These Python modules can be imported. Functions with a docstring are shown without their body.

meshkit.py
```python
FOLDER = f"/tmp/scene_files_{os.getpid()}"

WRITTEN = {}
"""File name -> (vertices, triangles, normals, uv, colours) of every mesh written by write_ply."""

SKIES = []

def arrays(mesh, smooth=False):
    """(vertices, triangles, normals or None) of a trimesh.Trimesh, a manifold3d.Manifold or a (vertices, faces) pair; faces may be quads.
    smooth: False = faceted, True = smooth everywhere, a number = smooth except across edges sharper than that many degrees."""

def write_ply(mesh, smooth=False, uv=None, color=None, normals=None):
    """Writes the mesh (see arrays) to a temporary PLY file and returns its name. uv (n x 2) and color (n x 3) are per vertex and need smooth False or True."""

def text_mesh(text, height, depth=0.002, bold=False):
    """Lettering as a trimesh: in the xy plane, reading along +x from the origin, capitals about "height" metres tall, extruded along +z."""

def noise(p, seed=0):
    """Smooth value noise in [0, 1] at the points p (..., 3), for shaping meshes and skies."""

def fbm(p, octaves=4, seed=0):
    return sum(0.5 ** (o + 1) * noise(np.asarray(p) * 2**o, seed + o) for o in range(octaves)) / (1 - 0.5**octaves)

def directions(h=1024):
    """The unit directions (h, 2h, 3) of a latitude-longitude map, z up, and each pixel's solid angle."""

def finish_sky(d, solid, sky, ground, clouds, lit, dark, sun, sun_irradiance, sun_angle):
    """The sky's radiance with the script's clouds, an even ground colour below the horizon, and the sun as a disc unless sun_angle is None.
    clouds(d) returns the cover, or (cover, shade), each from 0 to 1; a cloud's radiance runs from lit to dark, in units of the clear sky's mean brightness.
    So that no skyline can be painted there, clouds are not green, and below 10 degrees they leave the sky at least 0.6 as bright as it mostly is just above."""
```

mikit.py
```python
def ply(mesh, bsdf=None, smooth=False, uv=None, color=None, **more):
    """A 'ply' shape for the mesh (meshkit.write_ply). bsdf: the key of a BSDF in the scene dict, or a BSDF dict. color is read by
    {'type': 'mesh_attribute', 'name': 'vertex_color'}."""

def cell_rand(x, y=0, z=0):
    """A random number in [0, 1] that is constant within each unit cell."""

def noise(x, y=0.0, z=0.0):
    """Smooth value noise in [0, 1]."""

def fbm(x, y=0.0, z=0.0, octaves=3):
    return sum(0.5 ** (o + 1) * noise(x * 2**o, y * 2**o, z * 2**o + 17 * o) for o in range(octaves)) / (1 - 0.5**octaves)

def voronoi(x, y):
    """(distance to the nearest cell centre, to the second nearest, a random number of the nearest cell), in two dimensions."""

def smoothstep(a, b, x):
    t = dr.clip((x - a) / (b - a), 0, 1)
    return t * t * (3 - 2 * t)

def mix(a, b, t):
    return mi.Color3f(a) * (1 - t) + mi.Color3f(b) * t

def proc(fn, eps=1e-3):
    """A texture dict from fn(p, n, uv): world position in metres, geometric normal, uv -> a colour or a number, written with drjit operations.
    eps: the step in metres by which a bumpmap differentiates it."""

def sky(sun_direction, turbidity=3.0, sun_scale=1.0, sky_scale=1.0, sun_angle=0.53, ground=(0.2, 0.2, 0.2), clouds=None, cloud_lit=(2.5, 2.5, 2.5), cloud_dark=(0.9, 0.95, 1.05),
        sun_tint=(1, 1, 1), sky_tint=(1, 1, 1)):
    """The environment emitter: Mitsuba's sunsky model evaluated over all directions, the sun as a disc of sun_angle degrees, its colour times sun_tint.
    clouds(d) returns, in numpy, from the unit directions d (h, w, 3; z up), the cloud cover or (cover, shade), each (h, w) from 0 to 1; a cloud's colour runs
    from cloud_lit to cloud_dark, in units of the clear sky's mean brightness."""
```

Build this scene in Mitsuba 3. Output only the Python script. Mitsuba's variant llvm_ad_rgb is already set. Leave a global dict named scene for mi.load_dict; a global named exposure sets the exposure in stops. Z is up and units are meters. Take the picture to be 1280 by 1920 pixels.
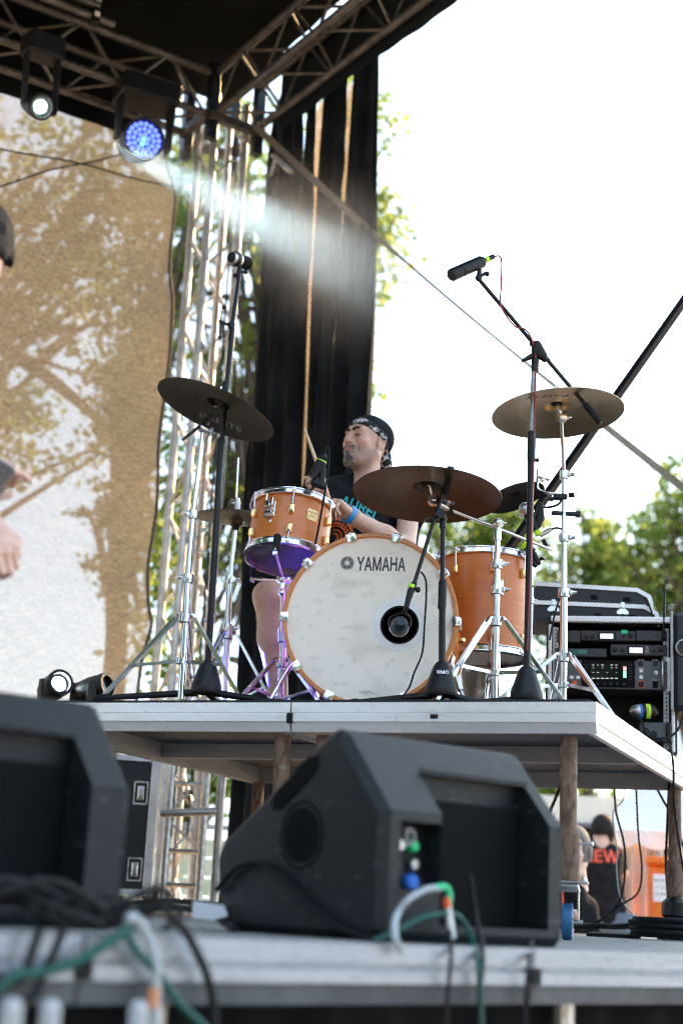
import math, numpy as np, trimesh, mitsuba as mi, drjit as dr, mikit, meshkit
import manifold3d as mfd
from shapely.geometry import Polygon, Point, LineString
from shapely import affinity
scene, labels = {}, {}
rng = np.random.default_rng(7)
A = lambda *v: np.array(v, float)
def unit(v):
    v = np.asarray(v, float); return v / np.linalg.norm(v)

# ------------------------------------------------------------------ camera, sky, exposure
F_PX = 2845.0                       # focal length in pixels of the 1280 x 1920 photograph
EYE = A(0, 0, .055)                 # just above the stage floor (z = 0), in the pit in front of it
_p, _r = math.radians(14.7), math.radians(2.87)
FWD = A(0, math.cos(_p), math.sin(_p))
_R0, _U0 = A(1, 0, 0), A(0, -math.sin(_p), math.cos(_p))
RGT = _R0 * math.cos(_r) + _U0 * math.sin(_r)
UPV = _U0 * math.cos(_r) - _R0 * math.sin(_r)
T = mi.ScalarTransform4f
scene['camera'] = {'type': 'thinlens', 'to_world': T().look_at(origin=EYE.tolist(), target=(EYE + FWD).tolist(), up=UPV.tolist()),
                   'fov': 2 * math.degrees(math.atan(640 / F_PX)), 'fov_axis': 'x', 'near_clip': .05, 'far_clip': 500.0,
                   'aperture_radius': .0135, 'focus_distance': 5.35}
SUN = unit([math.sin(math.radians(42)), math.cos(math.radians(42)), .52])
scene['sky'] = mikit.sky(SUN.tolist(), turbidity=4, sun_scale=.8, sun_angle=5.0, sun_tint=(1.0, .84, .64), sky_tint=(.93, 1, 1.08),
                         clouds=lambda d: .25 + .5 * meshkit.fbm(d * 2.2, 3), cloud_lit=(1.14, 1.38, 1.6), ground=(.3, .26, .22))
exposure = 4.15

def ray(px, py): return FWD + RGT * ((px - 640) / F_PX) - UPV * ((py - 960) / F_PX)
def at(px, py, Y):
    """The point at distance Y from the camera (along the ground) that lies in direction (px, py) of the photograph."""
    d = ray(px, py); return EYE + d * (Y / d[1])
def atz(px, py, z):
    d = ray(px, py); return EYE + d * ((z - EYE[2]) / d[2])
def onplane(px, py, P, n):
    d = ray(px, py); return EYE + d * (np.dot(np.asarray(P) - EYE, n) / np.dot(d, n))
def pxsize(n, Y): return n * Y / F_PX      # metres of n photo pixels at distance Y

# ------------------------------------------------------------------ names and entries
def numbered(k):
    if k not in scene and k not in labels and not any(q.startswith(k + '__') for q in scene): return k
    i = 1
    while True:
        q = f'{k}_{i:03d}'
        if q not in scene and q not in labels: return q
        i += 1
_used = {}
def fresh(k):
    n = _used.get(k, -1) + 1; _used[k] = n
    return k if n == 0 else f'{k}_{n:03d}'
def thing(name, label=None, cat=None, group=None, kind=None):
    k = fresh(name); labels[k] = {}
    for a, b in (('label', label), ('category', cat), ('group', group), ('kind', kind)):
        if b: labels[k][a] = b
    return k
def put(parent, name, mesh, mat, smooth=30, label=None, kind=None, **kw):
    """One part: its own entry, a child of parent."""
    if isinstance(mesh, (list,)): mesh = cat(mesh)
    k = fresh(f'{parent}__{name}')
    scene[k] = mikit.ply(mesh, mat, smooth, **kw)
    if label or kind: labels[k] = {a: b for a, b in (('label', label), ('kind', kind)) if b}
    return k
def solo(name, mesh, mat, label, category, smooth=30, group=None, kind=None, **kw):
    k = thing(name, label, category, group, kind)
    if isinstance(mesh, list): mesh = cat(mesh)
    scene[k] = mikit.ply(mesh, mat, smooth, **kw)
    return k

# ------------------------------------------------------------------ mesh helpers
def cat(ms): return trimesh.util.concatenate(ms)
def TM(v, f): return trimesh.Trimesh(np.asarray(v, float), np.asarray(f), process=False)
def frame(o, z, x=None):
    z = unit(z); x = A(1, 0, 0) if x is None else np.asarray(x, float)
    if abs(np.dot(unit(x), z)) > .97: x = A(0, 1, 0) if abs(z[1]) < .9 else A(0, 0, 1)
    x = unit(x - z * np.dot(x, z)); M = np.eye(4)
    M[:3, 0], M[:3, 1], M[:3, 2], M[:3, 3] = x, np.cross(z, x), z, o
    return M
def mv(m, M):
    m = m.copy(); m.apply_transform(M); return m
def grid_faces(n, m, wrap):
    i, j = np.meshgrid(np.arange(n - 1), np.arange(m if wrap else m - 1), indexing='ij'); j2 = (j + 1) % m
    q = np.stack([i * m + j, i * m + j2, (i + 1) * m + j2, (i + 1) * m + j], -1).reshape(-1, 4)
    return np.vstack([q[:, [0, 1, 2]], q[:, [0, 2, 3]]])
def tube(pts, r, n=10, cap=True):
    p = np.asarray(pts, float); r = np.broadcast_to(np.asarray(r, float), (len(p),))
    t = np.gradient(p, axis=0); t /= np.linalg.norm(t, axis=1, keepdims=True) + 1e-12
    a = np.zeros_like(p); a0 = A(0, 0, 1) if abs(t[0][2]) < .9 else A(1, 0, 0)
    for i in range(len(p)):
        a0 = a0 - t[i] * np.dot(a0, t[i]); a0 = a0 / np.linalg.norm(a0); a[i] = a0
    b = np.cross(t, a); g = np.arange(n) * 2 * np.pi / n
    v = p[:, None] + r[:, None, None] * (np.cos(g)[None, :, None] * a[:, None] + np.sin(g)[None, :, None] * b[:, None])
    v = v.reshape(-1, 3); f = grid_faces(len(p), n, True)
    if cap:
        k = len(v); v = np.vstack([v, p[:1], p[-1:]]); j = np.arange(n); e = (len(p) - 1) * n
        f = np.vstack([f, np.stack([j * 0 + k, (j + 1) % n, j], 1), np.stack([j * 0 + k + 1, e + j, e + (j + 1) % n], 1)])
    return TM(v, f)
def rod(a, b, r, n=10): return tube([a, b], r, n)
def smooth_path(pts, k=8):
    """Catmull-Rom through the points."""
    p = np.asarray(pts, float); q = np.vstack([2 * p[0] - p[1], p, 2 * p[-1] - p[-2]]); out = []
    for i in range(1, len(q) - 2):
        for t in np.arange(k) / k:
            out.append(.5 * (2 * q[i] + (q[i + 1] - q[i - 1]) * t + (2 * q[i - 1] - 5 * q[i] + 4 * q[i + 1] - q[i + 2]) * t * t + (3 * q[i] - q[i - 1] - 3 * q[i + 1] + q[i + 2]) * t ** 3))
    return np.array(out + [p[-1]])
def cable(pts, r=.004, n=7, k=8): return tube(smooth_path(pts, k), r, n)
def lathe(prof, M=None, n=48):
    pr = np.asarray(prof, float); g = np.arange(n) * 2 * np.pi / n
    v = np.stack([pr[:, None, 0] * np.cos(g), pr[:, None, 0] * np.sin(g), np.broadcast_to(pr[:, None, 1], (len(pr), n))], -1).reshape(-1, 3)
    m = TM(v, grid_faces(len(pr), n, True))
    return m if M is None else mv(m, M)
def box(c, s, M=None, bev=.0):
    """A box with chamfered edges, centred on c, of size s; M places it."""
    h = np.asarray(s, float) / 2; b = min(bev, .45 * h.min()); pts = []
    for sx in (-1, 1):
        for sy in (-1, 1):
            for sz in (-1, 1):
                S = A(sx, sy, sz)
                if b <= 0: pts.append(S * h)
                else:
                    for k in range(3):
                        e = h - b; e = e.copy(); e[k] = h[k]; pts.append(S * e)
    m = trimesh.convex.convex_hull(np.array(pts) + np.asarray(c, float))
    return m if M is None else mv(m, M)
def beam(a, b, w, h, up=A(0, 0, 1), bev=.002):
    """A rectangular bar from a to b, w wide, h tall along up."""
    a, b = np.asarray(a, float), np.asarray(b, float); L = np.linalg.norm(b - a)
    if np.linalg.norm(np.cross(up, b - a)) < 1e-6 * L: up = A(1, 0, 0) if abs(up[0]) < .9 else A(0, 1, 0)
    M = frame((a + b) / 2, b - a, np.cross(up, b - a)); return box([0, 0, 0], [w, h, L], M, bev)
def extrude(poly, d, M=None):
    g = [trimesh.creation.extrude_polygon(q, d, engine='earcut') for q in (poly.geoms if hasattr(poly, 'geoms') else [poly])]
    m = cat(g); return m if M is None else mv(m, M)
def prism(pts, P0, ex, ey, ez, L, bev=0.0):
    """The outline pts (in ex, ey) swept along ez over L."""
    M = np.eye(4); M[:3, 0], M[:3, 1], M[:3, 2], M[:3, 3] = ex, ey, ez, P0
    m = extrude(Polygon(pts), L); m.apply_transform(M)
    if np.linalg.det(M[:3, :3]) < 0: m.invert()
    return m
def hull(*ms): return trimesh.convex.convex_hull(np.vstack([m.vertices if hasattr(m, 'vertices') else np.asarray(m) for m in ms]))
def ball(c, r, s=2):
    m = trimesh.creation.icosphere(s, 1.0); m.vertices = m.vertices * np.asarray(r, float) + np.asarray(c, float); return m
def wingnut(P, ax, s=.012):
    M = frame(P, ax)
    return cat([lathe([(0, 0), (s * .5, 0), (s * .5, s), (0, s)], M, 10), box([0, 0, s * .9], [s * 2.6, s * .35, s * .8], M, s * .1)])
def quad_sheet(f, nu, nv):
    """A sheet f(u, v) -> points, u and v arrays in 0..1."""
    u, v = np.meshgrid(np.linspace(0, 1, nu), np.linspace(0, 1, nv), indexing='ij')
    return TM(f(u, v).reshape(-1, 3), grid_faces(nu, nv, False))
def text(s, h, M, depth=.001, bold=False):
    m = meshkit.text_mesh(s, h, depth, bold); m.apply_translation([-m.bounds[:, 0].mean(), -m.bounds[:, 1].mean(), 0]); return mv(m, M)
def facing(P, n, up=A(0, 0, 1)):
    """Frame at P whose z is n and whose y is up as far as it can be (for text seen from n's side)."""
    n = unit(n); x = unit(np.cross(up, n)); return frame(P, n, x)

# signed distances and surface nets, for bodies, heads and hands
def sd_cone(p, a, b, ra, rb):
    a, b = np.asarray(a, float), np.asarray(b, float); d = b - a
    t = np.clip(((p - a) @ d) / max(d @ d, 1e-12), 0, 1)
    return np.linalg.norm(p - a - t[:, None] * d, axis=1) - (ra + (rb - ra) * t)
def sd_ell(p, c, r, Rm=None):
    q = p - np.asarray(c, float)
    if Rm is not None: q = q @ Rm
    r = np.asarray(r, float); k = np.linalg.norm(q / r, axis=1); g = np.linalg.norm(q / r ** 2, axis=1) + 1e-9
    return k * (k - 1) / g
def smin(a, b, k):
    h = np.clip(.5 + .5 * (b - a) / k, 0, 1); return b + (a - b) * h - k * h * (1 - h)
def ssub(a, b, k): return -smin(-a, b, k)
def snet(f, lo, hi, h):
    lo, hi = np.asarray(lo, float), np.asarray(hi, float); n = np.ceil((hi - lo) / h).astype(int) + 1
    ax = [lo[k] + h * np.arange(n[k]) for k in range(3)]
    P = np.stack(np.meshgrid(*ax, indexing='ij'), -1).reshape(-1, 3)
    V = np.concatenate([f(P[i:i + 400000]) for i in range(0, len(P), 400000)]).reshape(n)
    s = V < 0; c = [(x, y, z) for x in (0, 1) for y in (0, 1) for z in (0, 1)]
    sl = lambda B, o: B[tuple(slice(o[k], n[k] - 1 + o[k]) for k in range(3))]
    cnt = sum(sl(s, o).astype(int) for o in c); act = (cnt > 0) & (cnt < 8)
    acc = np.zeros(act.shape + (3,)); num = np.zeros(act.shape)
    for i, o in enumerate(c):
        for k in range(3):
            if o[k] == 0:
                q = list(o); q[k] = 1; va, vb = sl(V, o), sl(V, q); cr = (va < 0) != (vb < 0)
                t = np.where(cr, va / np.where(cr, va - vb, 1), 0)
                for m in range(3): acc[..., m] += np.where(cr, o[m] + (t if m == k else 0), 0)
                num += cr
    idx = -np.ones(act.shape, int); idx[act] = np.arange(act.sum())
    cells = np.argwhere(act); v = lo + h * (cells + acc[act] / num[act][:, None]); F = []
    for k in range(3):
        a, b = (k + 1) % 3, (k + 2) % 3
        o1 = [0, 0, 0]; o1[k] = 1
        A0 = s[tuple(slice(0, n[m] - o1[m]) for m in range(3))]; B0 = s[tuple(slice(o1[m], n[m]) for m in range(3))]
        e = np.argwhere(A0 != B0); e = e[(e[:, a] > 0) & (e[:, b] > 0) & (e[:, a] < n[a] - 1) & (e[:, b] < n[b] - 1)]
        if not len(e): continue
        flip = s[tuple(e.T)]
        def at_(da, db):
            w = e.copy(); w[:, a] -= da; w[:, b] -= db; return idx[tuple(w.T)]
        q = np.stack([at_(1, 1), at_(0, 1), at_(0, 0), at_(1, 0)], 1); q = np.where(flip[:, None], q, q[:, ::-1])
        F += [q[:, [0, 1, 2]], q[:, [0, 2, 3]]]
    return TM(v, np.vstack(F))

# ------------------------------------------------------------------ materials
noise, fbm, smoothstep, mix, proc = mikit.noise, mikit.fbm, mikit.smoothstep, mikit.mix, mikit.proc
def rgb(c): return {'type': 'rgb', 'value': [float(x) for x in c]} if isinstance(c, (tuple, list)) else c
def mat(name, color, rough=.5, metal=0.0, two=True, bump=None, bscale=.001, **kw):
    d = {'type': 'principled', 'base_color': rgb(color), 'roughness': rough if isinstance(rough, dict) else float(rough), 'metallic': float(metal), **kw}
    if bump is not None: d = {'type': 'bumpmap', 'arbitrary': bump, 'scale': bscale, 'bsdf': d}
    scene[name] = {'type': 'twosided', 'bsdf': d} if two else d
    return name
def spots(s, a, b, lo, hi, oct=3):
    return proc(lambda p, n, uv: mix(a, b, smoothstep(lo, hi, fbm(p.x * s, p.y * s, p.z * s, oct))))
CHROME = mat('chrome', (.80, .80, .82), .14, 1.0)
GOLD = mat('gold_plate', (.83, .61, .28), .22, 1.0)
STEEL = mat('dull_steel', spots(40, (.42, .41, .40), (.62, .61, .6), .3, .7), .38, 1.0)
BLACKM = mat('black_metal', (.008, .009, .011), .34, 0.0, specular=.32)
RUBBER = mat('black_rubber', (.008, .0085, .0095), .7, specular=.3)
PLASTIC = mat('black_plastic', spots(60, (.007, .0075, .0085), (.013, .014, .016), .35, .65), .45, specular=.3)
ALU = mat('aluminium_rail', proc(lambda p, n, uv: mix((.74, .73, .725), (.82, .81, .805), fbm(p.x * 9, p.y * 9, p.z * 40, 2)) * (1 - .16 * smoothstep(.60, .80, fbm(p.x * 60, p.y * 60, p.z * 160, 3))) * (1 - .10 * smoothstep(.4, .7, noise(p.x * 3, p.y * 3, p.z * 20)))), .40, .5)
ALU3 = mat('shaded_edge_aluminium', proc(lambda p, n, uv: mix((.30, .32, .36), (.42, .44, .48), fbm(p.x * 7, p.y * 7, p.z * 60, 3)) * (1 - .25 * smoothstep(.55, .8, fbm(p.x * 50, p.y * 50, p.z * 120, 3)))), .42, .6)  # copy of the rail aluminium, the lip's dimmer light put into its colour
ALU4 = mat('shaded_lower_rail', spots(12, (.085, .10, .115), (.13, .15, .165), .3, .7), .5, .4)  # shade of the rail's downward lower band put into the colour
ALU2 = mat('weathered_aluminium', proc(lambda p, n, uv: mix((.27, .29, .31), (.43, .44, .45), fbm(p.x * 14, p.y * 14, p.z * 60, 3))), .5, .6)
TRUSS_SHADE = mat('shaded_truss', spots(25, (.10, .092, .085), (.17, .16, .15), .3, .7), .45, .6)  # same aluminium as the tower, with the shade under the roof painted in
TRUSS = mat('truss_aluminium', spots(25, (.50, .47, .44), (.70, .67, .63), .3, .7), .42, .7)
RUST = mat('rusty_steel', proc(lambda p, n, uv: mix(mix((.10, .060, .040), (.19, .115, .075), smoothstep(.35, .6, fbm(p.x * 60, p.y * 60, p.z * 25, 4))), (.30, .26, .22), smoothstep(.64, .78, fbm(p.x * 90 + 9, p.y * 90, p.z * 30, 3)) * .7)), .7, .15)
WOOD = mat('amber_maple', proc(lambda p, n, uv: mix((.38, .090, .010), (.62, .195, .030), fbm(p.x * 9, p.y * 9, p.z * 160, 3) * .75 + .35 * noise(p.x * 4, p.y * 4, p.z * 3) - .05)), .30, 0.0, clearcoat=.5, clearcoat_gloss=.9)
HOOPW = mat('amber_hoop', proc(lambda p, n, uv: mix((.50, .165, .030), (.62, .235, .05), fbm(p.x * 30, p.y * 30, p.z * 30, 2))), .28, 0.0, clearcoat=.6, clearcoat_gloss=.9)
HEADW = mat('coated_head', proc(lambda p, n, uv: mix((.86, .79, .69), (.74, .675, .585), smoothstep(.50, .80, fbm(p.x * 13 + 3, p.y * 13, p.z * 13 + 1, 4))) * (1 - .12 * smoothstep(.6, .8, fbm(p.x * 45, p.y * 45, p.z * 45, 2)))), .55)
HEADD = mat('smoky_head', (.060, .050, .075), .25, 0.0, specular=.5)
def lathed(c1, c2, name, center, ax, rough=.3, metal=.9):
    C, N = [float(x) for x in center], [float(x) for x in ax]
    def fn(p, n, uv):
        qx, qy, qz = p.x - C[0], p.y - C[1], p.z - C[2]; h = qx * N[0] + qy * N[1] + qz * N[2]
        r = dr.sqrt(dr.maximum(qx * qx + qy * qy + qz * qz - h * h, 0))
        return mix(c1, c2, .55 * noise(r * 900) + .3 * noise(r * 130, 5.0) + .25 * fbm(p.x * 9, p.y * 9, p.z * 9, 2))
    return mat(name, proc(fn), rough, metal, **({} if metal else {'specular': .10}))
CURTAIN = mat('black_drape', spots(5, (.008, .010, .012), (.017, .020, .023), .3, .7), .9, specular=.15, sheen=.2)
ROOFC = mat('black_roof_cloth', spots(3, (.006, .0065, .007), (.011, .012, .012), .3, .7), .9, specular=.1)
VALAN = mat('dark_valance', spots(4, (.010, .016, .019), (.018, .026, .030), .3, .7), .8, specular=.2)
CARPET = mat('black_carpet', spots(300, (.010, .011, .012), (.030, .031, .033), .3, .7), .95)
BOARD = mat('film_faced_plywood', spots(6, (.018, .026, .042), (.03, .04, .058), .3, .7), .5)
FLOOR = mat('stage_ply', proc(lambda p, n, uv: mix((.15, .145, .14), (.24, .235, .225), fbm(p.x * 5, p.y * 5, 1.0, 4)) * (1 - .3 * smoothstep(.55, .7, fbm(p.x * 38, p.y * 38, 3.0, 3)))), .6)
PAINT = mat('monitor_paint', proc(lambda p, n, uv: mix((.0055, .0072, .0085), (.0095, .012, .0145), noise(p.x * 350, p.y * 350, p.z * 350)) + mi.Color3f(.035) * smoothstep(.70, .76, fbm(p.x * 30, p.y * 30, p.z * 110, 4))), .5, specular=.36, bump=proc(lambda p, n, uv: noise(p.x * 500, p.y * 500, p.z * 500), 4e-4), bscale=.0006)
GRILLE = mat('black_grille', (.004, .0045, .005), .8, specular=.15)
CASEB = mat('case_laminate', spots(250, (.009, .011, .014), (.016, .018, .022), .3, .7), .55)
SKIN = mat('skin', proc(lambda p, n, uv: mix((.54, .33, .24), (.66, .43, .33), fbm(p.x * 28, p.y * 28, p.z * 28, 3)) * (1 - .12 * noise(p.x * 240, p.y * 240, p.z * 240))), .5, specular=.35)
SKINP = mat('pale_skin', spots(30, (.58, .36, .28), (.70, .47, .38), .3, .7), .5)
LIP = mat('lip_skin', (.40, .17, .13), .45)
BLACKC = mat('black_cotton', spots(22, (.009, .010, .012), (.016, .017, .020), .3, .7), .9, specular=.15)
DENIM = mat('dark_shorts', spots(60, (.018, .022, .030), (.035, .04, .05), .3, .7), .9)
HAIR = mat('dark_hair', proc(lambda p, n, uv: mix((.010, .009, .009), (.030, .026, .024), noise(p.x * 300, p.y * 300, p.z * 60))), .75, specular=.2)
BEARD = mat('grey_beard', proc(lambda p, n, uv: mix((.05, .043, .039), (.34, .315, .29), smoothstep(.45, .8, noise(p.x * 420, p.y * 420, p.z * 170) * .75 + .35 * smoothstep(.0, .03, noise(p.x * 60, p.y * 60, p.z * 60) * .03)))), .7)
BANDANA = mat('paisley_bandana', proc(lambda p, n, uv: mix((.012, .012, .014), (.62, .62, .62), smoothstep(.53, .57, fbm(p.x * 52, p.y * 52, p.z * 52, 3)) * (1 - smoothstep(.62, .65, fbm(p.x * 52, p.y * 52, p.z * 52, 3))))), .85)
TURQ = mat('turquoise_print', (.02, .36, .40), .7)
ORANGE = mat('orange_print', (.75, .16, .05), .7)
REDP = mat('red_print', (.80, .10, .04), .7)
WRIST = mat('blue_band', (.03, .27, .62), .4)
STICK = mat('hickory_stick', spots(40, (.62, .45, .28), (.72, .55, .36), .3, .7), .5)
PRINT = mat('dark_print', (.055, .055, .06), .5)
PRINTG = mat('grey_print', (.17, .17, .175), .5)
PRINTR = mat('rubbed_red_print', (.075, .030, .020), .5)
WHITE = mat('white_plastic', (.78, .77, .77), .45)
PAPER = mat('white_paper', (.82, .82, .86), .8)
GREYCAB = mat('grey_cable', (.36, .40, .42), .5)
GREEN = mat('green_cable', (.002, .075, .055), .5)
REDC = mat('red_cable', (.30, .035, .04), .5)
LIME = mat('lime_tape', (.50, .85, .03), .6)
GREENT = mat('green_tape', (.02, .55, .22), .5)
BLUEP = mat('blue_plastic', (.015, .16, .62), .4)
BLUEW = mat('blue_wheel', (.015, .105, .24), .5)
STRAP = mat('pale_webbing', spots(120, (.17, .15, .125), (.24, .215, .185), .3, .7), .8)
DEVICE = mat('device_face', spots(80, (.020, .022, .024), (.034, .036, .040), .3, .7), .5)
MIXERF = mat('mixer_face', (.085, .092, .100), .5, .2)
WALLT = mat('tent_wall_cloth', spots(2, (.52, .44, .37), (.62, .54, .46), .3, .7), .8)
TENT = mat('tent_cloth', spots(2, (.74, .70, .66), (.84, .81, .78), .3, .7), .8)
FENCEG = mat('pale_green_panel', spots(3, (.46, .52, .38), (.58, .63, .48), .3, .7), .7)
ORPL = mat('orange_plastic', (.80, .17, .015), .4)
VANP = mat('van_paint', (.72, .74, .70), .25, clearcoat=.6)
POSTM = mat('greyed_white_paint', (.42, .43, .45), .5)  # even mid grey for the white posts
GROUND = mat('trodden_ground', spots(1.5, (.20, .165, .125), (.34, .29, .22), .3, .7), .95)
BARK = mat('bark', proc(lambda p, n, uv: mix((.05, .04, .032), (.15, .12, .095), fbm(p.x * 14, p.y * 14, p.z * 4, 3))), .95)
GLASSD = mat('dark_glass', (.01, .012, .014), .06, 0.0, specular=.7)
def leafmat(name, c, t=1.45):
    scene[name] = {'type': 'principledthin', 'base_color': rgb(c), 'roughness': .55, 'diff_trans': t, 'spec_trans': 0.0}
    return name
LEAF = [leafmat('leaf_olive', (.17, .245, .05)), leafmat('leaf_green', (.12, .20, .045)), leafmat('leaf_dark', (.04, .09, .03)), leafmat('leaf_yellow', (.28, .34, .085))]
# a fine open mesh: half of it is holes, the threads let light through
scene['scrim_mesh'] = {'type': 'blendbsdf', 'weight': .70, 'a': {'type': 'null'},
                       'b': {'type': 'principledthin', 'base_color': proc(lambda p, n, uv: mix((.23, .185, .13), (.37, .305, .225), fbm(p.x * 170, p.y * 170, p.z * 170, 2)) * (.72 + .6 * noise(p.x * 62, p.y * 62, p.z * 62))), 'roughness': .8, 'diff_trans': 1.15, 'spec_trans': 0.0}}
SCRIM = 'scrim_mesh'
def glow(r, g, b): return {'type': 'area', 'radiance': {'type': 'rgb', 'value': [r, g, b]}, 'sampling_weight': .4}

# ------------------------------------------------------------------ ground, stage floor, drum riser
solo('ground', TM([[-60, -6, -1.0], [60, -6, -1.0], [60, 140, -1.0], [-60, 140, -1.0]], [[0, 1, 2], [0, 2, 3]]), GROUND,
     'trodden pale earth that the stage stands on', 'ground', False, kind='structure')
SA = math.radians(57); U1, U2 = A(math.sin(SA), math.cos(SA), 0), A(-math.cos(SA), math.sin(SA), 0)   # along the stage's back edge, and away from the audience
L0, L1 = A(-.463, 2.30, 0), A(.78, 3.34, 0); LU = unit(L1 - L0); LN = A(-LU[1], LU[0], 0)             # the stage's front lip
Z = A(0, 0, 1)
RAILP = [(0, 0), (0, -.034), (.004, -.036), (.004, -.040), (-.003, -.042), (-.003, -.066), (.003, -.0665), (.014, -.100), (.034, -.100), (.034, 0)]
fl = thing('stage_floor', 'grey plywood stage floor edged with a pale aluminium rail', 'stage', kind='structure')
def lip(s): return L0 + LU * s
for i in range(-2, 5):
    s0 = .14 + i * 1.0; a = lip(s0 + .002)
    for j in range(4 if i <= 2 else 3):
        P = a + LN * (.036 + j * 1.0)
        put(fl, 'deck_panel', box([.498, .498, -.012], [.994, .994, .024], frame(P, Z, LU), .003), FLOOR)
for i in range(-2, 5):
    s0 = .14 + i * 1.0
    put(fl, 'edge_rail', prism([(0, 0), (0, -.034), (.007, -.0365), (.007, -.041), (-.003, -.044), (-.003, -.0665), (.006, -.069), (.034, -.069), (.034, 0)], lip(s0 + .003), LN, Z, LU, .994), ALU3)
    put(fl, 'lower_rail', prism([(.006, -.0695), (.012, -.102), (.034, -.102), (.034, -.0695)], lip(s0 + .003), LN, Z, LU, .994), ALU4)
    if i == 0: put(fl, 'sticker', box([0, 0, 0], [.075, .014, .0008], frame(lip(s0 + .19) - LN * .0006 - Z * .017, -LN, LU)), GREYCAB)
    put(fl, 'joint_clamp', box([0, 0, 0], [.030, .012, .030], frame(lip(s0) - LN * .004 - Z * .05, Z, LU), .003), RUBBER)
for i in range(-2, 5):
    put(fl, 'leg', tube([lip(.14 + i + .2) + LN * .1 - Z * .1, lip(.14 + i + .2) + LN * .1 - Z * 1.0], .024, 10), STEEL)
sk = thing('stage_skirt', 'black cloth skirt hanging in the dark under the stage front', 'stage skirt')
def skf(u, v):
    s = -2 + u * 6.4; w = .012 * np.sin(s * 40) + .02 * np.sin(s * 13)
    return (L0 + LN * .16)[None, None] + LU * s[..., None] + LN * w[..., None] - Z * (.10 + .90 * v)[..., None]
scene[sk] = mikit.ply(quad_sheet(skf, 320, 4), CURTAIN, True)
for x, y in ((20, 1.92), (93, 2.05), (258, 2.2)):
    P = at(x, 1912, y); k = solo('barrier_post', cat([rod([P[0], P[1], -1.0], P + Z * .012, .013, 12), ball(P + Z * .012, [.013] * 3, 2)]), POSTM,
         {20: 'leftmost white post in the dark gap below the stage edge', 93: 'middle white post in the dark gap below the stage edge', 258: 'rightmost white post in the dark gap below the stage edge'}[x], 'post', group='white posts below the stage edge')

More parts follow.
